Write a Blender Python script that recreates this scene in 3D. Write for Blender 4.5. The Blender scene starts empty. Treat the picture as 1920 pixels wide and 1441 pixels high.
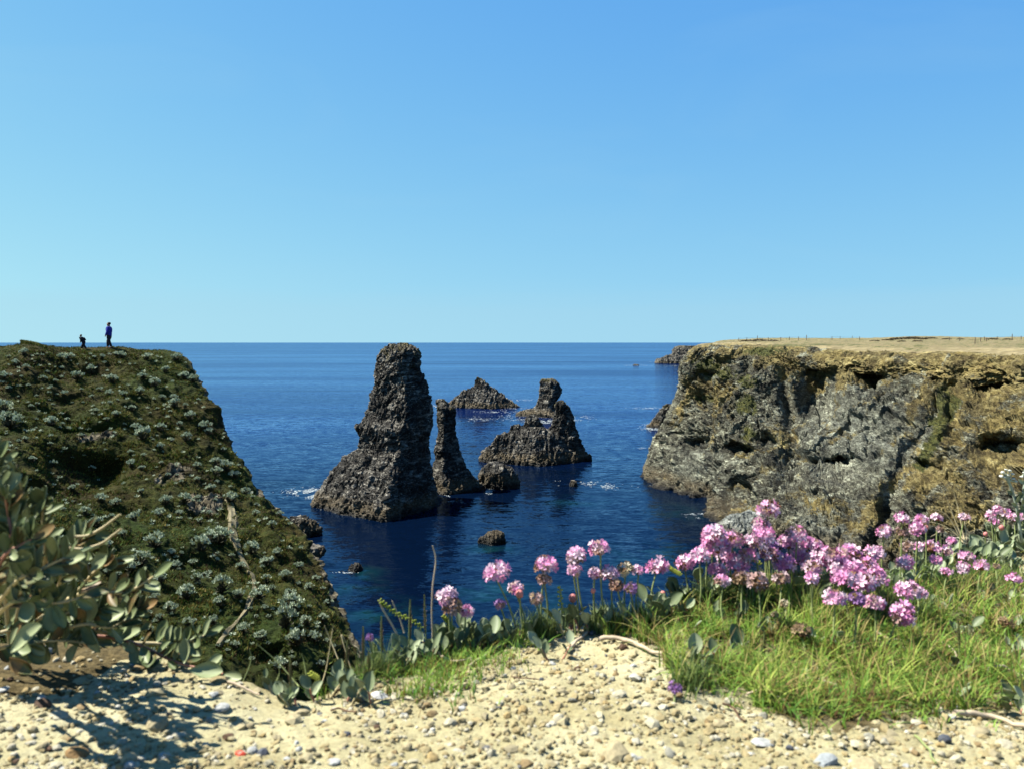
import bpy, math, random
import numpy as np
from mathutils import Vector, Matrix, Quaternion
random.seed(7); RS = np.random.RandomState(11)
sc = bpy.context.scene
COL = sc.collection

# ------------------------------------------------------------------ camera
H = 30.0; F = 1500.0; PITCH = math.atan(78.5/1500.0)
cam = bpy.data.cameras.new("camera"); camo = bpy.data.objects.new("camera", cam); COL.objects.link(camo)
camo.location = (0, 0, H); camo.rotation_euler = (math.radians(90)-PITCH, 0, 0)
cam.sensor_width = 36.0; cam.lens = 36.0*F/1920.0
cam.clip_start = 0.02; cam.clip_end = 200000
cam.dof.use_dof = True; cam.dof.focus_distance = 7.0; cam.dof.aperture_fstop = 15.0
sc.camera = camo
# ------------------------------------------------------------------ world, sun, exposure
SUN_EL = math.radians(56); SUN_AHEAD = math.radians(9)   # sun stands left of the view and a little ahead
SUN = Vector((-math.cos(SUN_AHEAD)*math.cos(SUN_EL), math.sin(SUN_AHEAD)*math.cos(SUN_EL), math.sin(SUN_EL)))
w = bpy.data.worlds.new("World"); sc.world = w; w.use_nodes = True
wn = w.node_tree; wn.nodes.clear()
sky = wn.nodes.new("ShaderNodeTexSky"); sky.sky_type = 'NISHITA'; sky.sun_disc = False
sky.sun_elevation = SUN_EL; sky.sun_rotation = math.atan2(SUN.x, SUN.y)
sky.altitude = 0; sky.air_density = 1.0; sky.dust_density = 0.2; sky.ozone_density = 3.0
# the photograph's sky is a deep cyan blue that stays blue down to the horizon: one colour response for the whole dome
def wl(t, **k):
    n_ = wn.nodes.new(t)
    for a_, v_ in k.items(): setattr(n_, a_, v_)
    return n_
tcw = wl("ShaderNodeTexCoord"); sp0 = wl("ShaderNodeSeparateXYZ"); cb0 = wl("ShaderNodeCombineXYZ"); ma0 = wl("ShaderNodeMath", operation='MULTIPLY_ADD')
ma0.inputs[1].default_value = 1.10; ma0.inputs[2].default_value = 0.13
mxz = wl("ShaderNodeMath", operation='MAXIMUM'); mxz.inputs[1].default_value = 0.0; pwz = wl("ShaderNodeMath", operation='POWER'); pwz.inputs[1].default_value = 1.42
wn.links.new(tcw.outputs['Generated'], sp0.inputs[0]); wn.links.new(sp0.outputs[0], cb0.inputs[0]); wn.links.new(sp0.outputs[1], cb0.inputs[1])
wn.links.new(sp0.outputs[2], mxz.inputs[0]); wn.links.new(mxz.outputs[0], pwz.inputs[0]); wn.links.new(pwz.outputs[0], ma0.inputs[0]); wn.links.new(ma0.outputs[0], cb0.inputs[2]); wn.links.new(cb0.outputs[0], sky.inputs[0])
EXPO = 1.8; SKYS = 0.115
sepc = wl("ShaderNodeSeparateColor"); comc = wl("ShaderNodeCombineColor"); wn.links.new(sky.outputs[0], sepc.inputs[0])
for ch, (g_, a_) in enumerate(((1.15, 1.18), (0.72, 1.10), (0.12, 0.93))):
    pw = wl("ShaderNodeMath", operation='POWER'); pw.inputs[1].default_value = g_; ml = wl("ShaderNodeMath", operation='MULTIPLY')
    ml.inputs[1].default_value = a_*SKYS**g_/SKYS/2**EXPO
    wn.links.new(sepc.outputs[ch], pw.inputs[0]); wn.links.new(pw.outputs[0], ml.inputs[0]); wn.links.new(ml.outputs[0], comc.inputs[ch])
# thin pale cirrus veil low over the horizon and a few faint wisps higher up
mpw = wl("ShaderNodeMapping"); mpw.inputs['Scale'].default_value = (1.6, 1.6, 22); wn.links.new(tcw.outputs['Generated'], mpw.inputs[0])
nzw = wl("ShaderNodeTexNoise"); nzw.inputs['Scale'].default_value = 1.6; nzw.inputs['Detail'].default_value = 6; nzw.inputs['Roughness'].default_value = 0.6; wn.links.new(mpw.outputs[0], nzw.inputs['Vector'])
ad_w = wl("ShaderNodeMath", operation='MULTIPLY_ADD'); ad_w.inputs[1].default_value = 0.045; wn.links.new(nzw.outputs[0], ad_w.inputs[0]); wn.links.new(sp0.outputs[2], ad_w.inputs[2])
bd_w = wl("ShaderNodeMapRange", interpolation_type='SMOOTHSTEP'); bd_w.inputs[1].default_value = 0.098; bd_w.inputs[2].default_value = 0.060; bd_w.inputs[3].default_value = 0.0; bd_w.inputs[4].default_value = 0.30; wn.links.new(ad_w.outputs[0], bd_w.inputs[0])
mpx = wl("ShaderNodeMapping"); mpx.inputs['Scale'].default_value = (2.0, 2.0, 7); wn.links.new(tcw.outputs['Generated'], mpx.inputs[0])
nzx = wl("ShaderNodeTexNoise"); nzx.inputs['Scale'].default_value = 1.3; nzx.inputs['Detail'].default_value = 5; nzx.inputs['Distortion'].default_value = 0.6; wn.links.new(mpx.outputs[0], nzx.inputs['Vector'])
wsp = wl("ShaderNodeMapRange"); wsp.inputs[1].default_value = 0.52; wsp.inputs[2].default_value = 0.75; wsp.inputs[3].default_value = 0.0; wsp.inputs[4].default_value = 0.10; wn.links.new(nzx.outputs[0], wsp.inputs[0])
mxw = wl("ShaderNodeMath", operation='MAXIMUM'); wn.links.new(bd_w.outputs[0], mxw.inputs[0]); wn.links.new(wsp.outputs[0], mxw.inputs[1])
veil = wl("ShaderNodeMix", data_type='RGBA'); veil.inputs[7].default_value = (0.42/SKYS/2**EXPO, 0.68/SKYS/2**EXPO, 0.82/SKYS/2**EXPO, 1)
wn.links.new(mxw.outputs[0], veil.inputs[0]); wn.links.new(comc.outputs[0], veil.inputs[6])
bg = wn.nodes.new("ShaderNodeBackground"); bg.inputs[1].default_value = SKYS
wo = wn.nodes.new("ShaderNodeOutputWorld")
wn.links.new(veil.outputs[2], bg.inputs[0]); wn.links.new(bg.outputs[0], wo.inputs[0])
sl = bpy.data.lights.new("sun", 'SUN'); sl.energy = 5.0; sl.angle = math.radians(0.5); sl.color = (1.0, 0.95, 0.83)
so = bpy.data.objects.new("sun", sl); COL.objects.link(so); so.location = (-50, 20, 90)
so.rotation_euler = (-SUN).to_track_quat('-Z', 'Y').to_euler()
vs = sc.view_settings; vs.view_transform = 'Standard'; vs.look = 'None'; vs.gamma = 1; vs.use_curve_mapping = False; vs.exposure = EXPO
sc.cycles.max_bounces = 5; sc.cycles.diffuse_bounces = 2; sc.cycles.glossy_bounces = 2; sc.cycles.transmission_bounces = 2
sc.cycles.caustics_reflective = False; sc.cycles.caustics_refractive = False

# ------------------------------------------------------------------ projection helpers
CP, SP = math.cos(PITCH), math.sin(PITCH)
def P(px, py, d):
    """world point whose forward distance is d, seen in the photograph at (px, py)"""
    px = np.asarray(px, float); py = np.asarray(py, float); d = np.asarray(d, float)
    u = (px-960.0)/F; v = (720.5-py)/F
    dy = CP+v*SP; dz = -SP+v*CP
    t = d/dy
    return np.stack(np.broadcast_arrays(u*t, d, H+dz*t), -1)
def SEA(py):
    v = (720.5-py)/F
    return -H*(CP+v*SP)/(-SP+v*CP)
def PROJ(X):
    X = np.asarray(X, float); x = X[..., 0]; y = X[..., 1]; z = X[..., 2]-H
    dep = y*CP-z*SP; up = y*SP+z*CP
    return 960+F*x/dep, 720.5-F*up/dep

# ------------------------------------------------------------------ noise
def _h(ix, iy, iz, s):
    n = (ix.astype(np.uint32)*np.uint32(374761393) + iy.astype(np.uint32)*np.uint32(668265263)
         + iz.astype(np.uint32)*np.uint32(2147483647) + np.uint32((s*1274126177) & 0xffffffff))
    n = (n ^ (n >> np.uint32(13)))*np.uint32(1274126177)
    n = (n ^ (n >> np.uint32(16)))*np.uint32(2246822519)
    return n ^ (n >> np.uint32(15))
def perlin(p, s=0):
    f = np.floor(p); i = f.astype(np.int64); r = p-f
    u = r*r*r*(r*(r*6-15)+10)
    out = 0
    for dx in (0, 1):
        wx = u[..., 0] if dx else 1-u[..., 0]
        for dy in (0, 1):
            wy = u[..., 1] if dy else 1-u[..., 1]
            for dz in (0, 1):
                wz = u[..., 2] if dz else 1-u[..., 2]
                h = _h(i[..., 0]+dx, i[..., 1]+dy, i[..., 2]+dz, s)
                gx = (h & np.uint32(1023)).astype(np.float32)/511.5-1
                gy = ((h >> np.uint32(10)) & np.uint32(1023)).astype(np.float32)/511.5-1
                gz = ((h >> np.uint32(20)) & np.uint32(1023)).astype(np.float32)/511.5-1
                out = out + wx*wy*wz*(gx*(r[..., 0]-dx)+gy*(r[..., 1]-dy)+gz*(r[..., 2]-dz))
    return out*1.2
def fbm(p, o=4, s=0, g=0.5, ridged=False):
    a = 1.0; t = 0; k = 1.0
    for j in range(o):
        n = perlin(p*k, s+j*17)
        if ridged: n = 1-2*np.abs(n)*1.4
        t = t+a*n; a *= g; k *= 2.03
    return t
def cells(p, s=0):
    """blocky noise: random value of the nearest cell, and the distance gap to its edge"""
    q = p-0.5; f = np.floor(q); i = f.astype(np.int64); r = q-f+0.5
    b1 = np.full(p.shape[:-1], 9.0); b2 = b1.copy(); val = np.zeros(p.shape[:-1]); 
    for dx in (0, 1):
        for dy in (0, 1):
            for dz in (0, 1):
                h = _h(i[..., 0]+dx, i[..., 1]+dy, i[..., 2]+dz, s)
                jx = (h & np.uint32(1023))/1023.0*0.8+0.1; jy = ((h >> np.uint32(10)) & np.uint32(1023))/1023.0*0.8+0.1
                jz = ((h >> np.uint32(20)) & np.uint32(1023))/1023.0*0.8+0.1
                d = (r[..., 0]-dx-jx)**2+(r[..., 1]-dy-jy)**2+(r[..., 2]-dz-jz)**2
                h2 = _h(i[..., 0]+dx, i[..., 1]+dy, i[..., 2]+dz, s+91)
                v = (h2 & np.uint32(4095))/4095.0
                m = d < b1
                b2 = np.where(m, b1, np.minimum(b2, d)); val = np.where(m, v, val); b1 = np.where(m, d, b1)
    return val*2-1, np.sqrt(b2)-np.sqrt(b1)
# rock strata frames: beds tilted steeply
TR = np.array(Matrix.Rotation(math.radians(42), 3, 'Y') @ Matrix.Rotation(math.radians(-22), 3, 'X'))
TRV = np.array(Matrix.Rotation(math.radians(72), 3, 'Y') @ Matrix.Rotation(math.radians(-30), 3, 'X'))
def sm(a, b, x):
    t = np.clip((x-a)/(b-a), 0, 1); return t*t*(3-2*t)
def crag(p, scale=1.0, s=0, T=TR, st=(1.0, 0.8, 3.2), lump=1.0):
    q = p@T.T
    q = q + 0.30*scale*np.stack([perlin(p/(1.8*scale), s+5), perlin(p/(1.8*scale), s+6), perlin(p/(1.8*scale), s+7)], -1)*2
    st = np.array(st)
    a, ea = cells(q*st/(3.4*scale), s+1)
    b, eb = cells(q*st/(1.4*scale), s+2)
    c = fbm(q*st/(2.6*scale), 5, s+3, 0.62, True)
    w = fbm(q/(2.4*scale), 2, s+11)
    def saw(t):
        f = t-np.floor(t); return np.where(f < .82, f/.82, (1-f)/.18)
    l1 = saw(q[..., 2]/(0.95*scale)+w*1.3); l2 = saw(q[..., 2]/(0.34*scale)+w*2.6+.7*a)
    m1 = sm(-.25, .35, perlin(p/(2.1*scale), s+15)); m2 = sm(-.3, .3, perlin(p/(1.1*scale), s+16))
    return scale*(0.26*a-0.10*np.exp(-ea*12)+lump*(0.13*b-0.06*np.exp(-eb*12))+0.22*c*lump+0.38*(l1-.5)*m1+0.20*(l2-.5)*m2+0.07*fbm(q*st/(.35*scale), 2, s+8))

# ------------------------------------------------------------------ mesh helpers
def mesh_np(name, V, quads=None, tris=None, smooth=False):
    me = bpy.data.meshes.new(name)
    V = np.asarray(V, np.float32).reshape(-1, 3)
    nq = 0 if quads is None else len(quads); nt = 0 if tris is None else len(tris)
    me.vertices.add(len(V)); me.vertices.foreach_set('co', V.ravel())
    idx = []; st = []
    if nq: idx.append(np.asarray(quads, np.int32).ravel()); st.append(np.arange(nq)*4)
    if nt: idx.append(np.asarray(tris, np.int32).ravel()); st.append(np.arange(nt)*3+nq*4)
    idx = np.concatenate(idx); st = np.concatenate(st)
    me.loops.add(len(idx)); me.loops.foreach_set('vertex_index', idx)
    me.polygons.add(nq+nt); me.polygons.foreach_set('loop_start', st.astype(np.int32))
    me.update(calc_edges=True)
    me.polygons.foreach_set('use_smooth', np.full(nq+nt, smooth)); me.update()
    return me
def grid_quads(n, m, closed=False):
    i = np.arange(n-1)[:, None]; j = np.arange(m if closed else m-1)[None, :]; j2 = (j+1) % m
    return np.stack([i*m+j, i*m+j2, (i+1)*m+j2, (i+1)*m+j], -1).reshape(-1, 4)
def attr(me, name, a):
    at = me.attributes.new(name, 'FLOAT', 'POINT'); at.data.foreach_set('value', np.asarray(a, np.float32).ravel())
def link(name, me, mat=None, parent=None):
    o = bpy.data.objects.new(name, me); COL.objects.link(o)
    if mat is not None and len(me.materials) == 0: me.materials.append(mat)
    if parent is not None: o.parent = parent
    return o
def tag(o, label=None, cat=None, group=None, kind=None):
    if label: o['label'] = label
    if cat: o['category'] = cat
    if group: o['group'] = group
    if kind: o['kind'] = kind
    return o
def empty(name, loc):
    o = bpy.data.objects.new(name, None); COL.objects.link(o); o.location = loc; o.empty_display_size = 0.05
    return o
def normals(G, closed=False):
    if closed:
        dj = np.roll(G, -1, 1)-np.roll(G, 1, 1)
    else:
        dj = np.gradient(G, axis=1)
    n = np.cross(np.gradient(G, axis=0), dj)
    return n/np.maximum(np.linalg.norm(n, axis=-1, keepdims=True), 1e-9)
def catmull(C, n, axis=0, ts=None):
    """resample control points along an axis through a Catmull-Rom spline"""
    C = np.moveaxis(np.asarray(C, float), axis, 0); k = len(C)
    t = np.linspace(0, k-1, n) if ts is None else ts
    i = np.clip(np.floor(t).astype(int), 0, k-2); f = (t-i).reshape((-1,)+(1,)*(C.ndim-1))
    g = lambda j: C[np.clip(j, 0, k-1)]
    p0, p1, p2, p3 = g(i-1), g(i), g(i+1), g(i+2)
    p0 = np.where((i == 0).reshape(f.shape), 2*p1-p2, p0); p3 = np.where((i == k-2).reshape(f.shape), 2*p2-p1, p3)
    r = 0.5*(2*p1+(p2-p0)*f+(2*p0-5*p1+4*p2-p3)*f**2+(3*p1-p0-3*p2+p3)*f**3)
    return np.moveaxis(r, 0, axis)
def in_poly(x, y, poly):
    x = np.asarray(x); c = np.zeros(x.shape, bool); n = len(poly)
    for a in range(n):
        x1, y1 = poly[a]; x2, y2 = poly[(a+1) % n]
        m = ((y1 > y) != (y2 > y)) & (x < (x2-x1)*(y-y1)/((y2-y1) or 1e-9)+x1)
        c ^= m
    return c
def sm(a, b, x):
    t = np.clip((x-a)/(b-a), 0, 1); return t*t*(3-2*t)

# ------------------------------------------------------------------ materials
ALB = 0.60   # calibration of every base colour to the exposure
def mat(name):
    m = bpy.data.materials.new(name); m.use_nodes = True
    nt = m.node_tree; b = nt.nodes['Principled BSDF']; b.inputs['Specular IOR Level'].default_value = 0.25
    return m, nt, b
def N(nt, t, **k):
    n = nt.nodes.new(t)
    for a, v in k.items(): setattr(n, a, v)
    return n
def texco(nt, scale=(1, 1, 1), rot=(0, 0, 0), geo=False):
    c = N(nt, 'ShaderNodeNewGeometry') if geo else N(nt, 'ShaderNodeTexCoord')
    m = N(nt, 'ShaderNodeMapping'); m.inputs['Scale'].default_value = scale; m.inputs['Rotation'].default_value = rot
    nt.links.new(c.outputs['Position' if geo else 'Object'], m.inputs[0]); return m.outputs[0]
def noise(nt, vec, scale, detail=4, rough=0.6, dist=0.0):
    n = N(nt, 'ShaderNodeTexNoise'); n.inputs['Scale'].default_value = scale; n.inputs['Detail'].default_value = detail
    n.inputs['Roughness'].default_value = rough; n.inputs['Distortion'].default_value = dist
    nt.links.new(vec, n.inputs['Vector']); return n.outputs[0]
def ramp(nt, fac, stops, interp='LINEAR'):
    r = N(nt, 'ShaderNodeValToRGB'); cr = r.color_ramp; cr.interpolation = interp
    while len(cr.elements) < len(stops): cr.elements.new(0.5)
    for e, (p, c) in zip(cr.elements, stops):
        e.position = p; e.color = (c[0]*ALB, c[1]*ALB, c[2]*ALB, 1) if not isinstance(c, (int, float)) else (c, c, c, 1)
    if fac is not None: nt.links.new(fac, r.inputs[0])
    return r.outputs[0]
def mix(nt, f, a, b, blend='MIX'):
    m = N(nt, 'ShaderNodeMix', data_type='RGBA', blend_type=blend)
    for s, v in ((0, f), (6, a), (7, b)):
        if isinstance(v, bpy.types.NodeSocket): nt.links.new(v, m.inputs[s])
        elif isinstance(v, (int, float)): m.inputs[s].default_value = v if s == 0 else (v, v, v, 1)
        else: m.inputs[s].default_value = (v[0]*ALB, v[1]*ALB, v[2]*ALB, 1)
    return m.outputs[2]
def math_(nt, op, a, b=0.0, clamp=False):
    m = N(nt, 'ShaderNodeMath', operation=op); m.use_clamp = clamp
    for s, v in ((0, a), (1, b)):
        if isinstance(v, bpy.types.NodeSocket): nt.links.new(v, m.inputs[s])
        else: m.inputs[s].default_value = v
    return m.outputs[0]
def rng(nt, v, a, b, c=0.0, d=1.0):
    m = N(nt, 'ShaderNodeMapRange'); m.inputs[1].default_value = a; m.inputs[2].default_value = b
    m.inputs[3].default_value = c; m.inputs[4].default_value = d; nt.links.new(v, m.inputs[0]); return m.outputs[0]
def att(nt, name):
    a = N(nt, 'ShaderNodeAttribute'); a.attribute_name = name; return a.outputs['Fac']
def bump(nt, b, h, strength=0.5, dist=0.1, prev=None):
    n = N(nt, 'ShaderNodeBump'); n.inputs['Strength'].default_value = strength; n.inputs['Distance'].default_value = dist
    nt.links.new(h, n.inputs['Height'])
    if prev is not None: nt.links.new(prev, n.inputs['Normal'])
    if b is not None: nt.links.new(n.outputs[0], b.inputs['Normal'])
    return n.outputs[0]

def rock_mat(name, dark, mid, light, flake=0.5, tide=True, zones=False, rot=(-22, 38), st=(1, 1, 2.6)):
    m, nt, b = mat(name); L = nt.links
    bed = texco(nt, st, (math.radians(rot[0]), math.radians(rot[1]), 0), geo=True)
    iso = texco(nt, geo=True)
    n1 = noise(nt, bed, 0.45, 6, 0.62, 0.6); n2 = noise(nt, bed, 2.2, 5, 0.7, 1.0); n3 = noise(nt, iso, 0.12, 3)
    base = ramp(nt, n1, [(0.30, dark), (0.52, mid), (0.72, light)])
    fl = ramp(nt, n2, [(0.56, 0), (0.63, 1)])
    base = mix(nt, math_(nt, 'MULTIPLY', fl, flake), base, light)
    dk = ramp(nt, n2, [(0.36, 1), (0.46, 0)])
    base = mix(nt, math_(nt, 'MULTIPLY', dk, 0.7), base, tuple(c*0.45 for c in dark))
    tone = ramp(nt, noise(nt, iso, 0.22, 4, 0.6, 0.5), [(0.33, 0.30), (0.5, 0.95), (0.66, 1.60)])
    base = mix(nt, 0.9, base, tone, 'MULTIPLY')
    if zones:
        base = mix(nt, math_(nt, 'MULTIPLY', att(nt, 'pale'), 0.9), base, mix(nt, math_(nt, 'MULTIPLY', dk, 0.8), ramp(nt, n1, [(0.3, (0.16, 0.17, 0.14)), (0.6, (0.50, 0.54, 0.46))]), (0.03, 0.03, 0.025)))
        big = ramp(nt, n1, [(0.3, (0.06, 0.040, 0.012)), (0.5, (0.21, 0.165, 0.055)), (0.7, (0.42, 0.36, 0.16))])
        big = mix(nt, 0.9, big, tone, 'MULTIPLY')
        big = mix(nt, math_(nt, 'MULTIPLY', fl, 0.5), big, (0.46, 0.38, 0.18))
        big = mix(nt, math_(nt, 'MULTIPLY', dk, 0.7), big, (0.05, 0.03, 0.012))
        f = math_(nt, 'ADD', att(nt, 'ochre'), math_(nt, 'MULTIPLY', math_(nt, 'SUBTRACT', noise(nt, iso, 0.14, 6, 0.72, 0.4), 0.5), 3.4))
        base = mix(nt, rng(nt, f, 0.40, 0.62), base, big)
        f = math_(nt, 'ADD', att(nt, 'sandy'), math_(nt, 'MULTIPLY', math_(nt, 'SUBTRACT', noise(nt, iso, 0.6, 4), 0.5), 1.0))
        sand = ramp(nt, noise(nt, iso, 0.5, 4), [(0.35, (0.20, 0.16, 0.075)), (0.65, (0.40, 0.33, 0.17))])
        base = mix(nt, rng(nt, f, 0.42, 0.58), base, sand)
        f = math_(nt, 'ADD', att(nt, 'green'), math_(nt, 'MULTIPLY', math_(nt, 'SUBTRACT', noise(nt, iso, 0.5, 5, 0.7), 0.5), 1.6))
        gr = ramp(nt, noise(nt, iso, 1.4, 5, 0.7), [(0.3, (0.022, 0.028, 0.006)), (0.5, (0.075, 0.085, 0.016)), (0.7, (0.19, 0.17, 0.04))])
        base = mix(nt, rng(nt, f, 0.42, 0.60), base, gr)
    else:
        f = math_(nt, 'ADD', att(nt, 'top'), math_(nt, 'MULTIPLY', math_(nt, 'SUBTRACT', noise(nt, iso, 0.5, 5, 0.7), 0.5), 1.6))
        base = mix(nt, math_(nt, 'MULTIPLY', rng(nt, f, 0.45, 0.65), 0.75), base, ramp(nt, n2, [(0.35, (0.05, 0.05, 0.012)), (0.6, (0.20, 0.16, 0.045))]))
    if tide:
        sep = N(nt, 'ShaderNodeSeparateXYZ'); g = N(nt, 'ShaderNodeNewGeometry'); L.new(g.outputs['Position'], sep.inputs[0])
        z = math_(nt, 'ADD', sep.outputs[2], math_(nt, 'MULTIPLY', math_(nt, 'SUBTRACT', n3, 0.5), 2.5))
        wet = rng(nt, z, 1.1, 0.3); bar = math_(nt, 'MULTIPLY', rng(nt, z, 3.2, 1.8), 0.6)
        base = mix(nt, bar, base, ramp(nt, n2, [(0.38, (0.05, 0.035, 0.018)), (0.62, (0.24, 0.18, 0.09))]))
        base = mix(nt, wet, base, (0.012, 0.010, 0.007))
        L.new(rng(nt, wet, 0, 1, 0.82, 0.4), b.inputs['Roughness'])
    else: b.inputs['Roughness'].default_value = 0.85
    L.new(base, b.inputs['Base Color'])
    h = mix(nt, 0.5, noise(nt, bed, 1.1, 8, 0.72, 0.8), n2)
    bump(nt, b, h, 1.0, 0.8)
    return m
M = {}
M['stack'] = rock_mat('dark schist rock', (0.005, 0.004, 0.003), (0.027, 0.024, 0.019), (0.52, 0.49, 0.42), 0.85, rot=(-30, 72), st=(1.1, .55, 3.4))
M['cliff'] = rock_mat('grey and ochre cliff rock', (0.013, 0.011, 0.007), (0.092, 0.088, 0.057), (0.52, 0.54, 0.41), 0.8, True, True)
M['slab'] = rock_mat('pale grey slab rock', (0.10, 0.11, 0.10), (0.24, 0.26, 0.24), (0.55, 0.58, 0.54), 0.4)

def sea_mat():
    m, nt, b = mat('sea water'); L = nt.links
    g = texco(nt, geo=True)
    far = texco(nt, (0.0012, 0.007, 1), (0, 0, math.radians(4)), geo=True)
    streak = noise(nt, far, 1.0, 5, 0.62, 0.5)
    far2 = texco(nt, (0.008, 0.05, 1), (0, 0, math.radians(-6)), geo=True)
    streak2 = noise(nt, far2, 1.0, 4, 0.6, 0.4)
    cd = N(nt, 'ShaderNodeCameraData')   # unused placeholder removed below
    nt.nodes.remove(cd)
    deep = mix(nt, rng(nt, streak2, 0.3, 0.7), (0.0010, 0.0060, 0.036), (0.0022, 0.0115, 0.080))
    vm0 = N(nt, 'ShaderNodeVectorMath', operation='DISTANCE'); L.new(g, vm0.inputs[0]); vm0.inputs[1].default_value = (2, 92, 0)
    dark_refl = math_(nt, 'ADD', rng(nt, vm0.outputs['Value'], 210, 50), math_(nt, 'MULTIPLY', math_(nt, 'SUBTRACT', streak2, 0.5), 0.8))
    deep = mix(nt, rng(nt, dark_refl, 0.1, 0.75), deep, (0.0008, 0.0042, 0.016))   # cove water colour darkened, standing in for the stacks' dark reflection
    # shallow water over reefs near the shore
    n = noise(nt, texco(nt, (1, 1, 1), geo=True), 0.16, 4, 0.6, 0.6)
    sh = None
    for (px, py, r, s) in ((1240, 1045, 9, .7), (1330, 1040, 8, .5), (930, 1115, 6, 1.0), (1050, 1130, 6, .7), (690, 1150, 6, .9), (640, 1100, 5, .7), (1085, 940, 7, .6),
                           (925, 1030, 4, .8), (660, 1075, 4, .8), (1290, 960, 8, .35), (700, 1190, 5, .8), (1180, 1075, 6, .5)):
        d = SEA(py); x = (px-960)/F*d*1.003
        vm = N(nt, 'ShaderNodeVectorMath', operation='DISTANCE'); L.new(g, vm.inputs[0]); vm.inputs[1].default_value = (x, d, 0)
        v = rng(nt, vm.outputs['Value'], r*1.3, r*0.2, 0, s*.75); sh = v if sh is None else math_(nt, 'MAXIMUM', sh, v)
    sh = math_(nt, 'MULTIPLY', sh, rng(nt, n, 0.42, 0.60))
    deep = mix(nt, sh, deep, (0.004, 0.032, 0.036))
    def slope(vec, amp):
        n_ = N(nt, 'ShaderNodeTexNoise'); n_.inputs['Scale'].default_value = 1.0; n_.inputs['Detail'].default_value = 4; n_.inputs['Roughness'].default_value = 0.62
        L.new(vec, n_.inputs['Vector']); v1 = N(nt, 'ShaderNodeVectorMath', operation='SUBTRACT'); L.new(n_.outputs['Color'], v1.inputs[0]); v1.inputs[1].default_value = (.5, .5, .5)
        v2 = N(nt, 'ShaderNodeVectorMath', operation='MULTIPLY'); L.new(v1.outputs[0], v2.inputs[0])
        if isinstance(amp, bpy.types.NodeSocket):
            cx = N(nt, 'ShaderNodeCombineXYZ'); L.new(amp, cx.inputs[0]); L.new(amp, cx.inputs[1]); L.new(cx.outputs[0], v2.inputs[1])
        else: v2.inputs[1].default_value = (amp, amp, 0)
        return v2.outputs[0]
    calm = rng(nt, streak2, 0.35, 0.65, 0.35, 1.05)
    calm = math_(nt, 'MULTIPLY', calm, rng(nt, streak, 0.36, 0.62, 0.55, 1.0))
    s1 = slope(texco(nt, (0.30, 0.75, 1), (0, 0, 0.15), geo=True), math_(nt, 'MULTIPLY', calm, 0.75)); s2 = slope(texco(nt, (1.2, 2.6, 1), (0, 0, -0.25), geo=True), math_(nt, 'MULTIPLY', calm, 0.75))
    ad = N(nt, 'ShaderNodeVectorMath', operation='ADD'); L.new(s1, ad.inputs[0]); L.new(s2, ad.inputs[1])
    ad2 = N(nt, 'ShaderNodeVectorMath', operation='ADD'); L.new(ad.outputs[0], ad2.inputs[0]); ad2.inputs[1].default_value = (0, 0, 1)
    nm = N(nt, 'ShaderNodeVectorMath', operation='NORMALIZE'); L.new(ad2.outputs[0], nm.inputs[0]); df = N(nt, 'ShaderNodeBsdfDiffuse'); L.new(deep, df.inputs[0])
    gl = N(nt, 'ShaderNodeBsdfGlossy'); gl.inputs['Roughness'].default_value = 0.07; gl.inputs[0].default_value = (0.46, 0.70, 1.0, 1); L.new(nm.outputs[0], gl.inputs['Normal'])
    fr = N(nt, 'ShaderNodeFresnel'); fr.inputs['IOR'].default_value = 1.33; L.new(nm.outputs[0], fr.inputs['Normal'])
    fac = math_(nt, 'MULTIPLY', math_(nt, 'SUBTRACT', fr.outputs[0], 0.045, True), rng(nt, streak, 0.36, 0.64, 0.58, 1.0))
    mx = N(nt, 'ShaderNodeMixShader'); L.new(fac, mx.inputs[0]); L.new(df.outputs[0], mx.inputs[1]); L.new(gl.outputs[0], mx.inputs[2]); L.new(mx.outputs[0], nt.nodes['Material Output'].inputs[0]); nt.nodes.remove(b)
    return m
M['sea'] = sea_mat()

def foam_mat():
    m, nt, b = mat('white sea foam'); b.inputs['Base Color'].default_value = (0.21, 0.24, 0.255, 1); b.inputs['Roughness'].default_value = 0.7
    return m
M['foam'] = foam_mat()

def hill_mat():
    m, nt, b = mat('heath and grass hillside'); L = nt.links
    iso = texco(nt, geo=True)
    n1 = noise(nt, iso, 0.30, 6, 0.65, 0.4); n2 = noise(nt, iso, 3.2, 6, 0.75); n3 = noise(nt, iso, 0.11, 3, 0.5)
    base = ramp(nt, n1, [(0.30, (0.020, 0.014, 0.005)), (0.45, (0.048, 0.040, 0.009)), (0.56, (0.034, 0.042, 0.008)), (0.70, (0.085, 0.066, 0.017))])
    base = mix(nt, rng(nt, n3, 0.45, 0.62, 0, 0.75), base, (0.025, 0.048, 0.008))
    base = mix(nt, 0.85, base, ramp(nt, n2, [(0.28, 0.22), (0.5, 0.9), (0.72, 1.9)]), 'MULTIPLY')
    rk = math_(nt, 'ADD', att(nt, 'rock'), math_(nt, 'MULTIPLY', math_(nt, 'SUBTRACT', noise(nt, iso, 0.9, 5, 0.7), 0.5), 2.0))
    rock = ramp(nt, noise(nt, iso, 2.0, 6, 0.75, 0.6), [(0.34, (0.02, 0.017, 0.012)), (0.5, (0.14, 0.12, 0.08)), (0.66, (0.34, 0.30, 0.22))])
    base = mix(nt, rng(nt, rk, 0.45, 0.60), base, rock)
    L.new(base, b.inputs['Base Color']); b.inputs['Roughness'].default_value = 0.95; b.inputs['Specular IOR Level'].default_value = 0.1
    bump(nt, b, n2, 1.0, 0.25)
    return m
M['hill'] = hill_mat()
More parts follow.
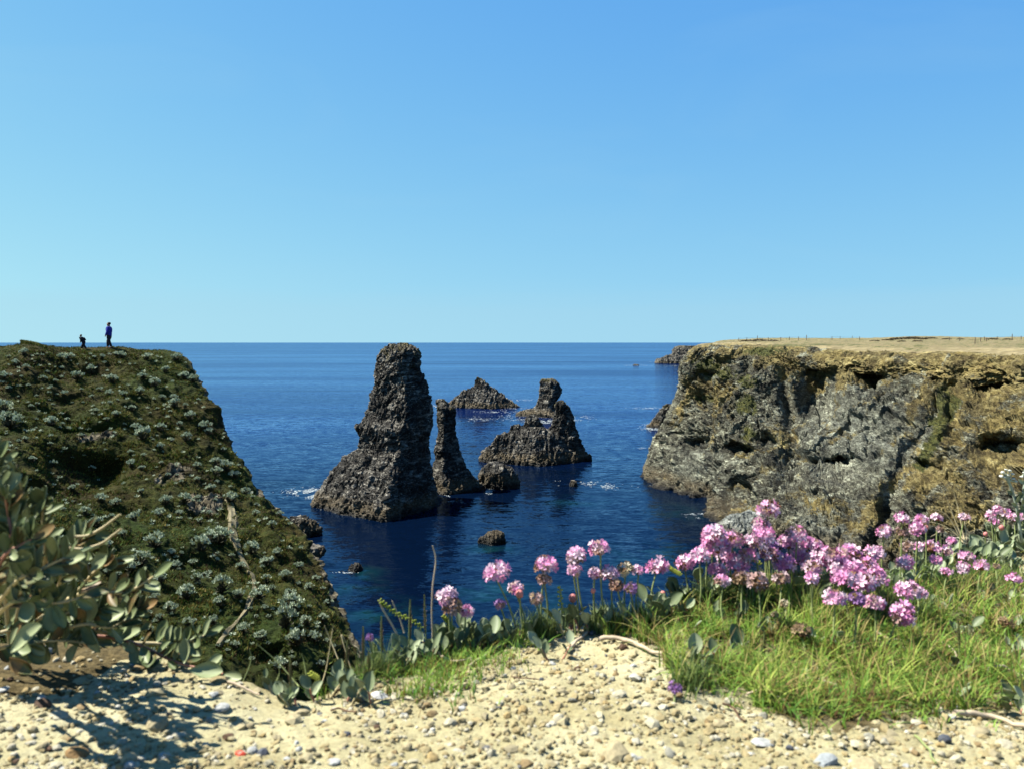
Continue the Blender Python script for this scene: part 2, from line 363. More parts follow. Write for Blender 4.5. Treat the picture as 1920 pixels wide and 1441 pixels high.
def veg_mat(name, stops, scale=0.35, rnd=0.35, trans=0.0, isl=True, rough=0.75):
    m, nt, b = mat(name); L = nt.links
    g = N(nt, 'ShaderNodeNewGeometry'); n = noise(nt, texco(nt, geo=True), scale, 5, 0.65, 0.3)
    f = math_(nt, 'ADD', n, math_(nt, 'MULTIPLY', math_(nt, 'SUBTRACT', g.outputs['Random Per Island'], 0.5), rnd)) if isl else n
    if not isl:
        oi = N(nt, 'ShaderNodeObjectInfo'); f = math_(nt, 'ADD', math_(nt, 'MULTIPLY', math_(nt, 'SUBTRACT', n, 0.5), 0.5), math_(nt, 'ADD', 0.5, math_(nt, 'MULTIPLY', math_(nt, 'SUBTRACT', oi.outputs['Random'], 0.5), rnd)))
    c = ramp(nt, f, stops); L.new(c, b.inputs['Base Color']); b.inputs['Roughness'].default_value = rough
    if trans:
        tr = N(nt, 'ShaderNodeBsdfTranslucent'); L.new(c, tr.inputs[0]); mx = N(nt, 'ShaderNodeMixShader'); mx.inputs[0].default_value = trans
        out = nt.nodes['Material Output']; L.new(b.outputs[0], mx.inputs[1]); L.new(tr.outputs[0], mx.inputs[2]); L.new(mx.outputs[0], out.inputs[0])
    return m
M['tuft'] = veg_mat('hillside heath tufts', [(0.26, (0.045, 0.022, 0.008)), (0.37, (0.125, 0.080, 0.018)), (0.45, (0.110, 0.140, 0.022)), (0.60, (0.060, 0.135, 0.016)), (0.74, (0.27, 0.21, 0.055))], 0.30, 0.5, 0.15)
M['silver'] = veg_mat('silver shrub leaves', [(0.25, (0.26, 0.33, 0.20)), (0.5, (0.52, 0.61, 0.41)), (0.75, (0.84, 0.92, 0.70))], 3.0, 0.7, 0.1)
M['silver_core'] = veg_mat('shrub inner twigs', [(0.3, (0.03, 0.03, 0.015)), (0.7, (0.08, 0.08, 0.04))], 3.0, 0.3, 0)
M['grass'] = veg_mat('foreground grass blades', [(0.22, (0.12, 0.06, 0.02)), (0.34, (0.34, 0.28, 0.06)), (0.42, (0.22, 0.41, 0.045)), (0.56, (0.08, 0.25, 0.035)), (0.74, (0.34, 0.53, 0.085))], 14.0, 0.7, 0.35)
M['coarse'] = veg_mat('coarse grass blades', [(0.2, (0.34, 0.24, 0.09)), (0.36, (0.50, 0.44, 0.16)), (0.44, (0.25, 0.36, 0.04)), (0.65, (0.14, 0.30, 0.04)), (0.8, (0.44, 0.52, 0.10))], 14.0, 0.8, 0.35)
M['darkgrass'] = veg_mat('bluish cushion leaves', [(0.3, (0.07, 0.12, 0.03)), (0.5, (0.15, 0.23, 0.06)), (0.7, (0.30, 0.36, 0.11))], 12.0, 0.5, 0.3)
M['path'] = veg_mat('trodden sandy path', [(0.3, (0.11, 0.092, 0.045)), (0.7, (0.22, 0.19, 0.105))], 3.0, 0.0)
def plain(name, c, rough=0.7, var=0.0, scale=200, trans=0, bumpd=0):
    lo = tuple(x*(1-var) for x in c); hi = tuple(min(1, x*(1+var)) for x in c)
    m = veg_mat(name, [(0.3, lo), (0.7, hi)], scale, 0.25, trans, False, rough)
    return m
M['leaf'] = veg_mat('grey-green fleshy leaf', [(0.12, (0.24, 0.15, 0.06)), (0.22, (0.09, 0.12, 0.045)), (0.5, (0.165, 0.215, 0.09)), (0.85, (0.32, 0.37, 0.20))], 60, 0.8, 0.12, False, 0.5)
M['leaf2'] = veg_mat('rounded blue-green leaf', [(0.2, (0.14, 0.18, 0.09)), (0.5, (0.24, 0.30, 0.165)), (0.8, (0.40, 0.46, 0.29))], 60, 0.8, 0.12, False, 0.5)
M['twig'] = plain('pale straw stem', (0.50, 0.42, 0.24), 0.7, 0.3, 150)
M['redstem'] = plain('reddish young stem', (0.42, 0.20, 0.14), 0.6, 0.3, 150)
M['wood'] = plain('bleached dry twig', (0.52, 0.42, 0.30), 0.8, 0.35, 120)
M['darktwig'] = plain('dark dry twig', (0.13, 0.07, 0.04), 0.8, 0.3, 120)
M['stem'] = plain('green flower stalk', (0.25, 0.30, 0.11), 0.6, 0.2, 100)
M['bract'] = plain('brown papery bract', (0.30, 0.12, 0.07), 0.7, 0.35, 300, 0.1)
M['pink'] = veg_mat('pink petals', [(0.2, (0.82, 0.28, 0.57)), (0.5, (0.95, 0.48, 0.76)), (0.8, (1.0, 0.80, 0.92))], 120, 0.8, 0.30, False, 0.6)
M['violet'] = veg_mat('violet petals', [(0.2, (0.238, 0.092, 0.330)), (0.8, (0.409, 0.238, 0.488))], 120, 0.5, 0.25, False, 0.6)
M['faded'] = veg_mat('faded straw pink petals', [(0.2, (0.224, 0.119, 0.066)), (0.5, (0.449, 0.277, 0.251)), (0.8, (0.528, 0.396, 0.409))], 120, 0.8, 0.2, False, 0.7)
M['dead'] = veg_mat('dried brown petals', [(0.2, (0.145, 0.086, 0.040)), (0.8, (0.363, 0.264, 0.158))], 120, 0.8, 0.2, False, 0.8)
M['cream'] = veg_mat('cream petals', [(0.2, (0.495, 0.409, 0.231)), (0.8, (0.581, 0.515, 0.396))], 120, 0.5, 0.2, False, 0.7)
M['bud'] = plain('rosy flower bud', (0.62, 0.22, 0.20), 0.6, 0.3, 300)
M['spike'] = plain('brown seed spike', (0.17, 0.12, 0.05), 0.8, 0.4, 400)
M['lime'] = veg_mat('yellow-green beaded sprig', [(0.2, (0.20, 0.26, 0.02)), (0.8, (0.48, 0.52, 0.07))], 100, 0.5, 0.1, False, 0.6)
M['woolly'] = plain('white woolly bud', (0.62, 0.65, 0.58), 0.9, 0.2, 400)
M['woollystem'] = plain('silver woolly stalk', (0.36, 0.42, 0.33), 0.9, 0.2, 400)
M['heath'] = veg_mat('dark heath scrub', [(0.3, (0.03, 0.018, 0.010)), (0.7, (0.09, 0.07, 0.03))], 0.6, 0.5, 0)
M['post'] = plain('weathered fence wood', (0.16, 0.12, 0.09), 0.9, 0.3, 3)
M['skin'] = plain('skin', (0.42, 0.24, 0.17), 0.6, 0.05, 10)
M['blue'] = plain('blue sweater knit', (0.030, 0.045, 0.42), 0.9, 0.1, 10)
M['jeans'] = plain('dark trousers cloth', (0.022, 0.022, 0.035), 0.9, 0.1, 10)
M['black'] = plain('black jacket cloth', (0.012, 0.010, 0.022), 0.9, 0.1, 10)
M['hair'] = plain('dark hair', (0.012, 0.009, 0.007), 0.8, 0.1, 10)
M['shoe'] = plain('brown shoe leather', (0.22, 0.08, 0.05), 0.8, 0.1, 10)
M['redplastic'] = plain('bright red-orange lump', (0.50, 0.05, 0.018), 0.5, 0.06, 90)

def ground_mat():
    m, nt, b = mat('sandy gravelly soil'); L = nt.links
    iso = texco(nt, geo=True)
    n1 = noise(nt, iso, 9, 5, 0.6, 0.2); n2 = noise(nt, iso, 160, 6, 0.75); n3 = noise(nt, iso, 700, 3, 0.6)
    base = ramp(nt, n1, [(0.30, (0.38, 0.33, 0.17)), (0.50, (0.50, 0.455, 0.265)), (0.70, (0.60, 0.565, 0.37))])
    base = mix(nt, 0.8, base, ramp(nt, n2, [(0.25, 0.6), (0.5, 0.97), (0.75, 1.25)]), 'MULTIPLY')
    base = mix(nt, ramp(nt, n3, [(0.60, 0), (0.72, 0.6)]), base, (0.50, 0.47, 0.36))
    base = mix(nt, ramp(nt, noise(nt, iso, 260, 3, 0.6), [(0.30, 0.6), (0.40, 0)]), base, (0.20, 0.12, 0.05))
    s = math_(nt, 'ADD', att(nt, 'soil_shade'), math_(nt, 'MULTIPLY', math_(nt, 'SUBTRACT', noise(nt, iso, 30, 4), 0.5), 0.9))  # bare earth under the grass, plus the painted shadow of the left plant
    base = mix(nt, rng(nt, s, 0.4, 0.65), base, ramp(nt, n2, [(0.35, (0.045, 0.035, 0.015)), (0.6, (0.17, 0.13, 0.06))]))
    L.new(base, b.inputs['Base Color']); b.inputs['Roughness'].default_value = 0.95; b.inputs['Specular IOR Level'].default_value = 0.1
    a = bump(nt, None, n2, 0.9, 0.004); bump(nt, b, n3, 0.7, 0.0012, a)
    return m
M['ground'] = ground_mat()
def pebble_mat(name, isl):
    m, nt, b = mat(name); L = nt.links
    r = N(nt, 'ShaderNodeNewGeometry').outputs['Random Per Island'] if isl else N(nt, 'ShaderNodeObjectInfo').outputs['Random']
    c = ramp(nt, r, [(0.0, (0.32, 0.26, 0.13)), (0.28, (0.40, 0.345, 0.20)), (0.52, (0.35, 0.28, 0.14)), (0.66, (0.45, 0.42, 0.32)), (0.76, (0.29, 0.25, 0.15)), (0.88, (0.24, 0.17, 0.08)), (0.91, (0.46, 0.42, 0.29)), (0.975, (0.52, 0.50, 0.42)), (0.99, (0.12, 0.12, 0.12))], 'CONSTANT')
    c = mix(nt, 0.6, c, ramp(nt, noise(nt, texco(nt, geo=True), 350, 5, 0.7), [(0.3, 0.55), (0.7, 1.25)]), 'MULTIPLY')
    L.new(c, b.inputs['Base Color']); b.inputs['Roughness'].default_value = 0.8
    bump(nt, b, noise(nt, texco(nt, geo=True), 500, 3, 0.6), 0.5, 0.001)
    return m
M['pebble'] = pebble_mat('mixed pebbles', False); M['gravel'] = pebble_mat('mixed gravel', True)
def stone_plain(name, c):
    m, nt, b = mat(name); cc = ramp(nt, noise(nt, texco(nt, geo=True), 260, 5, 0.7, 0.3), [(0.3, tuple(x*0.55 for x in c)), (0.6, c)])
    nt.links.new(cc, b.inputs['Base Color']); b.inputs['Roughness'].default_value = 0.8
    bump(nt, b, noise(nt, texco(nt, geo=True), 300, 4, 0.6), 0.6, 0.0015)
    return m

# ------------------------------------------------------------------ SEA
R = 90000.0
ys_ = [-3000.0, R]
me = mesh_np('sea', [(-R, -3000, 0), (R, -3000, 0), (R, R, 0), (-R, R, 0)], quads=[(0, 1, 2, 3)])
o = link('sea', me, M['sea']); tag(o, kind='structure')

# ------------------------------------------------------------------ RIGHT HEADLAND
def cl(*pts): return [P(*p) for p in pts]
cols = [
 [(1430, 645, 330), (1420, 648, 250), (1420, 655, 240), (1420, 690, 235), (1420, 730, 233), (1420, 770, 232), (1400, 800, 230), (1380, 836, 228)],
 [(1390, 641, 330), (1330, 645, 235), (1306, 650, 200), (1283, 680, 196), (1277, 730, 193), (1254, 785, 192), (1230, 825, 190), (1214, 884, 186)],
 [(1440, 639, 330), (1390, 641, 225), (1360, 648, 188), (1345, 690, 180), (1330, 740, 177), (1310, 800, 172), (1285, 860, 168), (1262, 922, 160)],
 [(1500, 638, 330), (1460, 641, 215), (1430, 651, 178), (1420, 700, 168), (1400, 760, 163), (1375, 820, 158), (1350, 880, 154), (1330, 944, 149)],
 [(1560, 638, 320), (1520, 642, 205), (1500, 655, 168), (1500, 705, 160), (1480, 770, 152), (1440, 840, 147), (1400, 900, 142), (1368, 972, 136)],
 [(1650, 637, 320), (1600, 645, 195), (1580, 660, 156), (1580, 712, 150), (1560, 780, 142), (1530, 850, 135), (1480, 920, 129), (1440, 1010, 122)],
 [(1740, 634, 320), (1700, 644, 185), (1680, 664, 145), (1680, 720, 140), (1660, 790, 131), (1640, 860, 124), (1600, 940, 118), (1560, 1045, 111.7)],
 [(1840, 636, 320), (1810, 645, 175), (1790, 666, 132), (1790, 730, 128), (1780, 800, 118), (1770, 880, 111), (1750, 970, 105), (1725, 1090, 100.4)],
 [(1950, 635, 320), (1930, 646, 165), (1920, 670, 118), (1920, 740, 115), (1920, 820, 106), (1920, 900, 100), (1915, 1000, 95), (1905, 1130, 92)],
 [(2150, 634, 320), (2150, 646, 160), (2150, 680, 100), (2150, 760, 97), (2150, 850, 90), (2150, 950, 85), (2150, 1060, 81), (2150, 1200, 80.6)],
 [(2600, 630, 320), (2600, 640, 160), (2600, 680, 75), (2600, 800, 72), (2600, 950, 66), (2600, 1100, 62), (2600, 1250, 60), (2600, 1400, 59)]]
C = np.array([[P(*q) for q in c] for c in cols])
far_ = C[:, :1].copy(); far_[:, 0, 1] += 200; far_[:, 0, 0] += 110; far_[:, 0, 2] = 22
C = np.concatenate([far_, C], 1)
bot = C[:, -1:].copy(); bot[:, 0, 2] = -7; bot[:, 0, 0] -= 2; bot[:, 0, 1] -= 2
C = np.concatenate([C, bot], 1)
tc = np.concatenate([np.linspace(0, 1, 26)[:-1], np.linspace(1, 8, 640)[:-1], np.linspace(8, 10, 70)])
tr_ = np.concatenate([np.linspace(0, 1, 8)[:-1], np.linspace(1, 2, 40)[:-1], np.linspace(2, 3, 70)[:-1], np.linspace(3, 8, 330)[:-1], np.linspace(8, 9, 24)])
G = catmull(catmull(C, 0, 0, tc), 0, 1, tr_)
PX, PY = PROJ(G)
nrm = -normals(G)
if nrm[300, 300, 1] > 0: nrm = -nrm
face = sm(655, 690, PY)*1.0
tt = np.broadcast_to(tr_[None, :], PX.shape)
face = sm(2.75, 4.3, tt)
amp = 0.07+0.93*face
big = fbm(G/22.0, 3, 3)*1.3 + fbm(G/9.0, 3, 5, 0.5, True)*0.6
silS = 1-0.55*np.exp(-((np.broadcast_to(tc[:, None], PX.shape)-1.0)/0.45)**2)
sil = 1-0.93*np.exp(-((np.broadcast_to(tc[:, None], PX.shape)-1.0)/0.45)**2)
qq = (G@TR.T)*np.array([.035, .05, .16]); gully = fbm(qq*.9, 3, 61, .55, True)*1.7
face2 = sm(2.85, 3.2, tt)*.75+.25*sm(3.2, 4.0, tt)
dsp = (crag(G, 5.0, 44)*.7+big*.8+gully*.9-1.7)*amp*sil+(crag(G, 1.5, 40)*1.15+crag(G, .6, 48)*1.3-.25)*face2*silS
# hollows under ledges, seen dark in the cliff
def dent(px, py, rx, ry, deep, lip=0.35):
    dx = (PX-px)/rx; dy = (PY-py)/ry
    dy = np.where(dy < 0, dy/lip, dy)
    return deep*np.exp(-(dx**2+dy**2)**1.3)
back = sil*(dent(1548, 735, 36, 60, 7.0, .45)+dent(1520, 775, 30, 30, 3.5, .7)+dent(1632, 716, 36, 22, 5.5, .5)+dent(1478, 765, 10, 70, 3.0, .6)
        + dent(1900, 858, 60, 40, 6.0, .6)+dent(1885, 735, 40, 30, 6.0, .5)+dent(1575, 890, 46, 26, 6.0, .6)+dent(1495, 890, 26, 50, 4.5, .5)+dent(1305, 832, 26, 28, 4.0, .5)+dent(1388, 850, 26, 22, 4.0, .5)
        + dent(1405, 690, 10, 24, 2.0, .6)+dent(1395, 930, 20, 34, 3.5, .5)+dent(1800, 790, 14, 50, 2.5, .6)+dent(1262, 805, 12, 16, 2.0, .6)+dent(1440, 830, 16, 16, 2.0, .5)+dent(1740, 900, 26, 20, 3, .5)+dent(1330, 705, 16, 10, 2.0, .6))
tl = np.clip(((PX-1795)*(-165)+(PY-745)*300)/(165**2+300**2), 0, 1); dl = (PX-(1795-165*tl))*.876+(PY-(745+300*tl))*.482
back += 1.4*np.exp(-(dl/13)**2)-1.0*np.exp(-((dl+34)/16)**2)+.5*np.exp(-((dl-58)/10)**2)   # slanting gully and rib
back *= 1.5; G2 = G+nrm*dsp[..., None]
G2 = G2+np.stack([back*0.35, back*0.9, back*0.05], -1)*face[..., None]
PX2, PY2 = PROJ(G2)
me = mesh_np('cliff', G2, quads=grid_quads(*G2.shape[:2]))
ln = 712+12*np.sin(PX2/60)+np.where(PX2 > 1690, (PX2-1690)*0.75, 0)-np.where(PX2 < 1500, (1500-PX2)*0.32, 0)
och = sm(120, -70, PY2-ln)*0.85
och = np.maximum(och, 0.70*sm(1640, 1760, PX2)*sm(1010, 860, PY2))
och = np.maximum(och, 0.75*np.exp(-((PX2-1800)/90)**2-((PY2-950)/70)**2))
och = np.maximum(och, 0.62*np.exp(-((PX2-1640)/60)**2-((PY2-950)/60)**2))
och = np.maximum(och, 0.62*np.exp(-((PX2-1340)/80)**2-((PY2-740)/45)**2)); och = np.maximum(och, 0.60*np.exp(-((PX2-1380)/90)**2-((PY2-665)/22)**2)); och = np.maximum(och, 0.30*sm(1250, 1400, PX2))
tl = np.clip(((PX2-1795)*(-165)+(PY2-745)*300)/(165**2+300**2), 0, 1); dl = (PX2-(1795-165*tl))*.876+(PY2-(745+300*tl))*.482
och = np.maximum(och, .62*np.exp(-((dl-30)/26)**2)*sm(.2, .5, tl)); och = och*(1-.6*np.exp(-((PX2-1610)/90)**2-((PY2-810)/70)**2))
attr(me, 'ochre', och); attr(me, 'pale', 0.42*np.exp(-((PX2-1610)/110)**2-((PY2-815)/75)**2)+.4*np.exp(-((PX2-1560)/60)**2-((PY2-985)/40)**2)+.25*np.exp(-((PX2-1300)/60)**2-((PY2-880)/40)**2))
sd = sm(3.15, 2.75, tt)*0.9*(0.6+0.4*sm(1400, 1600, PX2)); attr(me, 'sandy', sd)
gr_ = np.zeros_like(PX)
for (a, b_, rx, ry, s) in ((1430, 660, 60, 12, .8), (1330, 690, 50, 30, .62), (1400, 715, 40, 24, .60), (1360, 700, 40, 22, .65), (1400, 760, 28, 26, .8), (1320, 745, 45, 16, .55), (1405, 810, 20, 22, .7), (1770, 765, 22, 55, .9), (1755, 800, 22, 40, .7), (1720, 655, 60, 8, .5), (1540, 646, 90, 4, .6), (1400, 840, 14, 30, .5), (1740, 838, 20, 24, .6), (1480, 648, 80, 6, .6), (1880, 870, 20, 14, .3)):
    gr_ = np.maximum(gr_, s*np.exp(-((PX2-a)/rx)**2-((PY2-b_)/ry)**2))
gr_ = np.maximum(gr_, 0.46*(tt < 2.6)*(PY2 < 652)); gr_ = np.maximum(gr_, .85*np.exp(-(dl/15)**2)*(tl < .45)*(tl > 0)); attr(me, 'green', gr_)
o = link('cliff', me, M['cliff']); tag(o, kind='structure')
CLIFF = G2

# ------------------------------------------------------------------ ROCKS AND STACKS
def loft(rows, py0, ratio=0.75, cs=1.0, seed=0, nr=200, na=300, D=None, sharp=1.0, lean=0.0, ax=0.25):
    """rows: (py, left, right) traced outline; py0: row of the waterline at the rock's centre"""
    D = SEA(py0) if D is None else D
    rows = sorted(rows)
    py = np.array([r[0] for r in rows], float); xl = np.array([r[1] for r in rows], float); xr = np.array([r[2] for r in rows], float)
    pyd = np.linspace(py[0], py0, nr)
    L = P(np.interp(pyd, py, xl), pyd, D); Rr = P(np.interp(pyd, py, xr), pyd, D)
    z = L[:, 2]; c = (L[:, 0]+Rr[:, 0])/2; hw = (Rr[:, 0]-L[:, 0])/2
    # below water skirt
    ex = np.linspace(0, 1, 14)[1:]
    z = np.concatenate([z, -ex*5.0]); c = np.concatenate([c, np.full(13, c[-1])]); hw = np.concatenate([hw, hw[-1]+ex*2.0])
    a = np.linspace(0, 2*np.pi, na, endpoint=False)
    ca, sa = np.cos(a), np.sin(a)
    e = 0.85
    ux = np.sign(ca)*np.abs(ca)**e; uy = np.sign(sa)*np.abs(sa)**e
    wdg = -np.where(ux < ax, (ux+1)/(1+ax), (1-ux)/(1-ax)).clip(0, 1)**0.8
    uy = np.where(sa < 0, 0.08*uy+0.92*wdg, uy)
    ry = hw*ratio+0.25*np.sqrt(hw)
    X = c[:, None]+hw[:, None]*ux[None]; Y = D+lean*(z[:, None])+ry[:, None]*uy[None]; Z = np.broadcast_to(z[:, None], X.shape)
    Gd = np.stack([X, Y, Z], -1)
    n = normals(Gd, True); out = Gd-np.stack([np.broadcast_to(c[:, None], X.shape), np.full(X.shape, D), Z], -1)
    n = np.where((n*out).sum(-1, keepdims=True) < 0, -n, n)
    wgt = np.minimum(1, (hw/(1.1*cs))[:, None])
    k = crag(Gd, cs*.9, seed, TRV, (1.0, .5, 4.2), .8)+crag(Gd, cs*2.6, seed+33, TRV, (1.0, .6, 3.4), .5)*.42+fbm(Gd/(4*cs), 3, seed+9)*0.4*cs
    Gd = Gd+n*((k-0.12*cs)*wgt*sharp)[..., None]
    top = Gd[0].mean(0); V = np.concatenate([Gd.reshape(-1, 3), [top+[0, 0, 0.15*cs]]])
    q = grid_quads(len(z), na, True); j = np.arange(na)
    t = np.stack([np.full(na, len(V)-1), (j+1) % na, j], -1)
    return V, q, t
def rock(name, lofts, label, cat='rock', group=None, m='stack', top=None, structure=False):
    Vs = []; Q = []; T = []; k = 0
    for (v, q, t) in lofts:
        Vs.append(v); Q.append(q+k); T.append(t+k); k += len(v)
    V = np.concatenate(Vs); base = np.array([V[:, 0].mean(), V[:, 1].mean(), 0.0])
    me = mesh_np(name, V-base, quads=np.concatenate(Q), tris=np.concatenate(T))
    zt = V[:, 2].max() if top is None else top
    attr(me, 'top', np.clip((V[:, 2]-zt*0.55)/(zt*0.45+1e-6), 0, 1)*0.55 if zt > 8 else V[:, 2]*0+0.12)
    o = link(name, me, M[m]); o.location = base
    if structure: tag(o, kind='structure')
    else: tag(o, label, cat, group)
    return o
main = [(643, 746, 762), (646, 736, 768), (650, 725, 774), (655, 714, 778), (663, 710, 783), (680, 706, 785), (699, 702, 789), (712, 702, 794), (730, 700, 799), (748, 697, 804), (765, 694, 806), (782, 688, 807), (792, 676, 808), (799, 670, 808), (810, 671, 805), (825, 674, 801), (838, 672, 799), (851, 656, 798), (862, 646, 799), (876, 630, 802), (892, 620, 806), (909, 608, 811), (925, 597, 816), (938, 590, 820), (946, 588, 824)]
rock('sea_stack', [loft(main, 946, 1.15, 1.0, 3, 330, 420, ax=0.36)], 'tallest dark rock needle, broad craggy base and grassy top, left of the group', 'sea stack')
pin = [(749, 818, 829), (756, 820, 838), (764, 820, 852), (775, 820, 853), (790, 822, 853), (812, 821, 855), (830, 818, 859), (842, 813, 863), (860, 818, 867), (872, 812, 871), (885, 806, 880), (900, 802, 893), (912, 800, 906), (918, 798, 908)]
horn = [(764, 843, 853), (770, 838, 853), (790, 834, 850), (810, 834, 848)]
rock('rock_pinnacle', [loft(pin, 918, 0.85, 0.48, 11, 240, 240, ax=-.3)], 'thin leaning rock finger standing right beside the tallest needle', 'sea stack')
spk1 = [(778, 993, 1001), (786, 987, 1010), (800, 982, 1018), (830, 970, 1040)]; spk2 = [(796, 962, 969), (803, 957, 980), (815, 950, 992), (840, 935, 1000)]; spk3 = [(815, 934, 940), (822, 929, 952), (840, 918, 965)]
ridge = [(800, 975, 1022), (806, 962, 1030), (815, 938, 1050), (830, 925, 1062), (845, 911, 1078), (856, 900, 1090), (864, 897, 1096)]
tower = [(751, 1045, 1054), (758, 1042, 1063), (775, 1042, 1071), (790, 1038, 1074), (805, 1033, 1079), (825, 1030, 1088), (845, 1030, 1096), (855, 1030, 1107), (862, 1030, 1111)]
rock('double_peaked_rock', [loft(ridge, 864, 0.6, .9, 21, 170, 340, ax=.1), loft(spk1, 862, .35, .7, 24, 120, 120, D=SEA(864)), loft(spk2, 862, .3, .7, 25, 110, 120, D=SEA(864)), loft(spk3, 862, .3, .7, 26, 90, 100, D=SEA(866)), loft(tower, 862, 0.5, 0.95, 22, 170, 240)], 'wide dark islet with jagged ridge and pointed tower at its right end', 'rock islet')
pil = [(711, 1018, 1036), (717, 1013, 1045), (730, 1011, 1052), (739, 1012, 1050), (748, 1010, 1043), (756, 1007, 1041), (765, 1002, 1042), (771, 990, 1050), (778, 975, 1062)]
reef = [(768, 985, 1000), (773, 974, 1040), (779, 968, 1075)]
rock('rock_pillar', [loft(pil, 778, 0.8, 0.9, 31, 110, 160), loft(reef, 779, 0.8, 0.9, 33, 50, 160)], 'block-headed rock pillar rising behind the double-peaked islet', 'sea stack')
pyr = [(707, 894, 898), (714, 890, 905), (724, 889, 918), (733, 874, 930), (745, 858, 948), (754, 845, 960), (763, 838, 974)]
rock('pyramid_rock', [loft(pyr, 763, 0.6, 1.5, 41, 110, 240)], 'low dark pyramid-shaped islet farthest out, behind the rock finger', 'rock islet')
rock('low_rock', [loft([(871, 918, 948), (880, 906, 960), (892, 900, 967), (904, 898, 970), (912, 897, 971)], 912, 0.8, 0.8, 51, 90, 180)], 'low brown-black rock between the rock finger and the double-peaked islet', 'rock')
rock('low_rock', [loft([(995, 928, 940), (1002, 908, 943), (1009, 899, 945), (1017, 897, 947)], 1017, 0.65, 0.35, 61, 70, 160)], 'small isolated rock alone in open dark water in front of the stacks', 'rock')
rock('low_rock', [loft([(900, 1071, 1078), (906, 1068, 1081), (911, 1067, 1082)], 911, 0.8, 0.4, 71, 40, 80)], 'tiny rock tip awash below the right end of the double-peaked islet', 'rock')
rock('low_rock', [loft([(1056, 663, 672), (1062, 655, 678), (1068, 652, 681)], 1068, 0.8, 0.3, 73, 40, 90)], 'tiny rock tip awash close to the foot of the green hillside', 'rock')
rock('shore_rock', [loft([(970, 550, 578), (978, 545, 590), (990, 540, 600), (1002, 535, 600)], 1002, 0.6, 0.8, 81, 70, 150)], 'upper dark reef rock jutting out behind the green hillside edge', 'rock')
rock('shore_rock', [loft([(1024, 560, 606), (1032, 556, 610), (1045, 556, 603), (1060, 552, 592), (1068, 550, 590)], 1068, 0.6, 0.8, 83, 70, 150, D=107)], 'lower dark reef rock jutting out behind the green hillside edge', 'rock')
rock('far_headland', [loft([(650, 1272, 1380), (656, 1264, 1380), (665, 1262, 1380), (671, 1244, 1385), (676, 1234, 1390), (681, 1232, 1395)], 681, 0.8, 3.5, 91, 90, 300)], None, structure=True)
rock('low_rock', [loft([(757, 1250, 1262), (768, 1240, 1275), (782, 1232, 1285), (793, 1222, 1290), (801, 1217, 1295)], 801, 0.7, 1.2, 95, 70, 160)], 'rocky spur at the waterline behind the nose of the ochre cliff', 'rock')
rock('slab_rock', [loft([(962, 1398, 1422), (972, 1368, 1432), (985, 1352, 1440), (1000, 1342, 1450), (1012, 1336, 1456)], 1012, 0.8, 0.7, 97, 90, 200)], 'pale grey slab of rock behind the tallest pink flowers', 'rock', m='slab')
rock('low_rock', [loft([(683, 1189, 1197), (685, 1186, 1199)], 685, 0.6, 0.8, 99, 12, 40)], 'tiny rock awash off the far point near the horizon', 'rock')

# ------------------------------------------------------------------ LEFT HILLSIDE
def hc(px_list, py_list, d_list): return [P(a, b, c) for a, b, c in zip(px_list, py_list, d_list)]
rowt = [
 ([-1300, -500, 0, 45, 110, 200, 270, 338], [652, 655, 651, 643, 652, 655, 658, 668], [46, 48, 52, 53, 55, 56, 57, 58]),
 ([-1300, -500, 0, 60, 130, 210, 300, 373], [700, 700, 700, 695, 700, 705, 712, 722], [43, 45, 49, 50, 52, 53, 54, 55.5]),
 ([-1300, -500, 0, 70, 150, 240, 330, 405], [780, 775, 770, 765, 765, 768, 775, 790], [39, 41, 45, 46, 48, 49, 50.5, 52]),
 ([-1300, -500, 0, 80, 170, 270, 360, 440], [860, 850, 840, 835, 832, 832, 842, 865], [36, 38, 41, 43, 45, 46.5, 48, 49.5]),
 ([-1300, -500, 0, 90, 190, 300, 400, 492], [940, 930, 915, 905, 900, 900, 910, 938], [33, 35, 37.5, 39.5, 41.5, 43.5, 45, 46.5]),
 ([-1300, -500, 0, 100, 210, 330, 440, 543], [1030, 1020, 1000, 985, 975, 970, 975, 990], [30, 32, 34, 35.5, 37.5, 39.5, 41.5, 43]),
 ([-1300, -500, 0, 110, 230, 360, 480, 594], [1120, 1110, 1085, 1070, 1060, 1055, 1060, 1080], [27.5, 29, 30.5, 32, 34, 36, 38, 39.5]),
 ([-1300, -500, 0, 120, 250, 390, 520, 632], [1230, 1210, 1185, 1170, 1160, 1150, 1148, 1162], [25, 26, 27.5, 29, 31, 32.5, 34.5, 36]),
 ([-1300, -500, 0, 130, 270, 420, 560, 668], [1380, 1360, 1330, 1310, 1290, 1275, 1262, 1262], [22, 23, 24, 25.5, 27.5, 29, 31, 33]),
]
C = np.array([hc(*r) for r in rowt])          # rows x cols x 3
b1 = C[-1:]+np.array([0, -3.0, -5.0]); b2 = b1+np.array([0, -3, -12.0]); 
b0 = C[:1]+np.array([-1.9, 3.5, -0.3]); b00 = b0+np.array([-9.5, 16, -2.0])
C = np.concatenate([b00, b0, C, b1, b2], 0)
e = C[:, -1:]
C = np.concatenate([C, e+np.array([0.2, 1.2, -1.6]), e+np.array([0.3, 3.6, -7]), e+np.array([1.5, 9, -34])], 1)
tr_ = np.concatenate([np.linspace(0, 2, 40)[:-1], np.linspace(2, 10, 400)[:-1], np.linspace(10, 12, 30)])
tc = np.concatenate([np.linspace(0, 2, 50)[:-1], np.linspace(2, 7, 420)[:-1], np.linspace(7, 10, 60)])
G = catmull(catmull(C, 0, 0, tr_), 0, 1, tc)
TC = np.broadcast_to(tc[None], G.shape[:2]); TRW = np.broadcast_to(tr_[:, None], G.shape[:2])
PX, PY = PROJ(G)
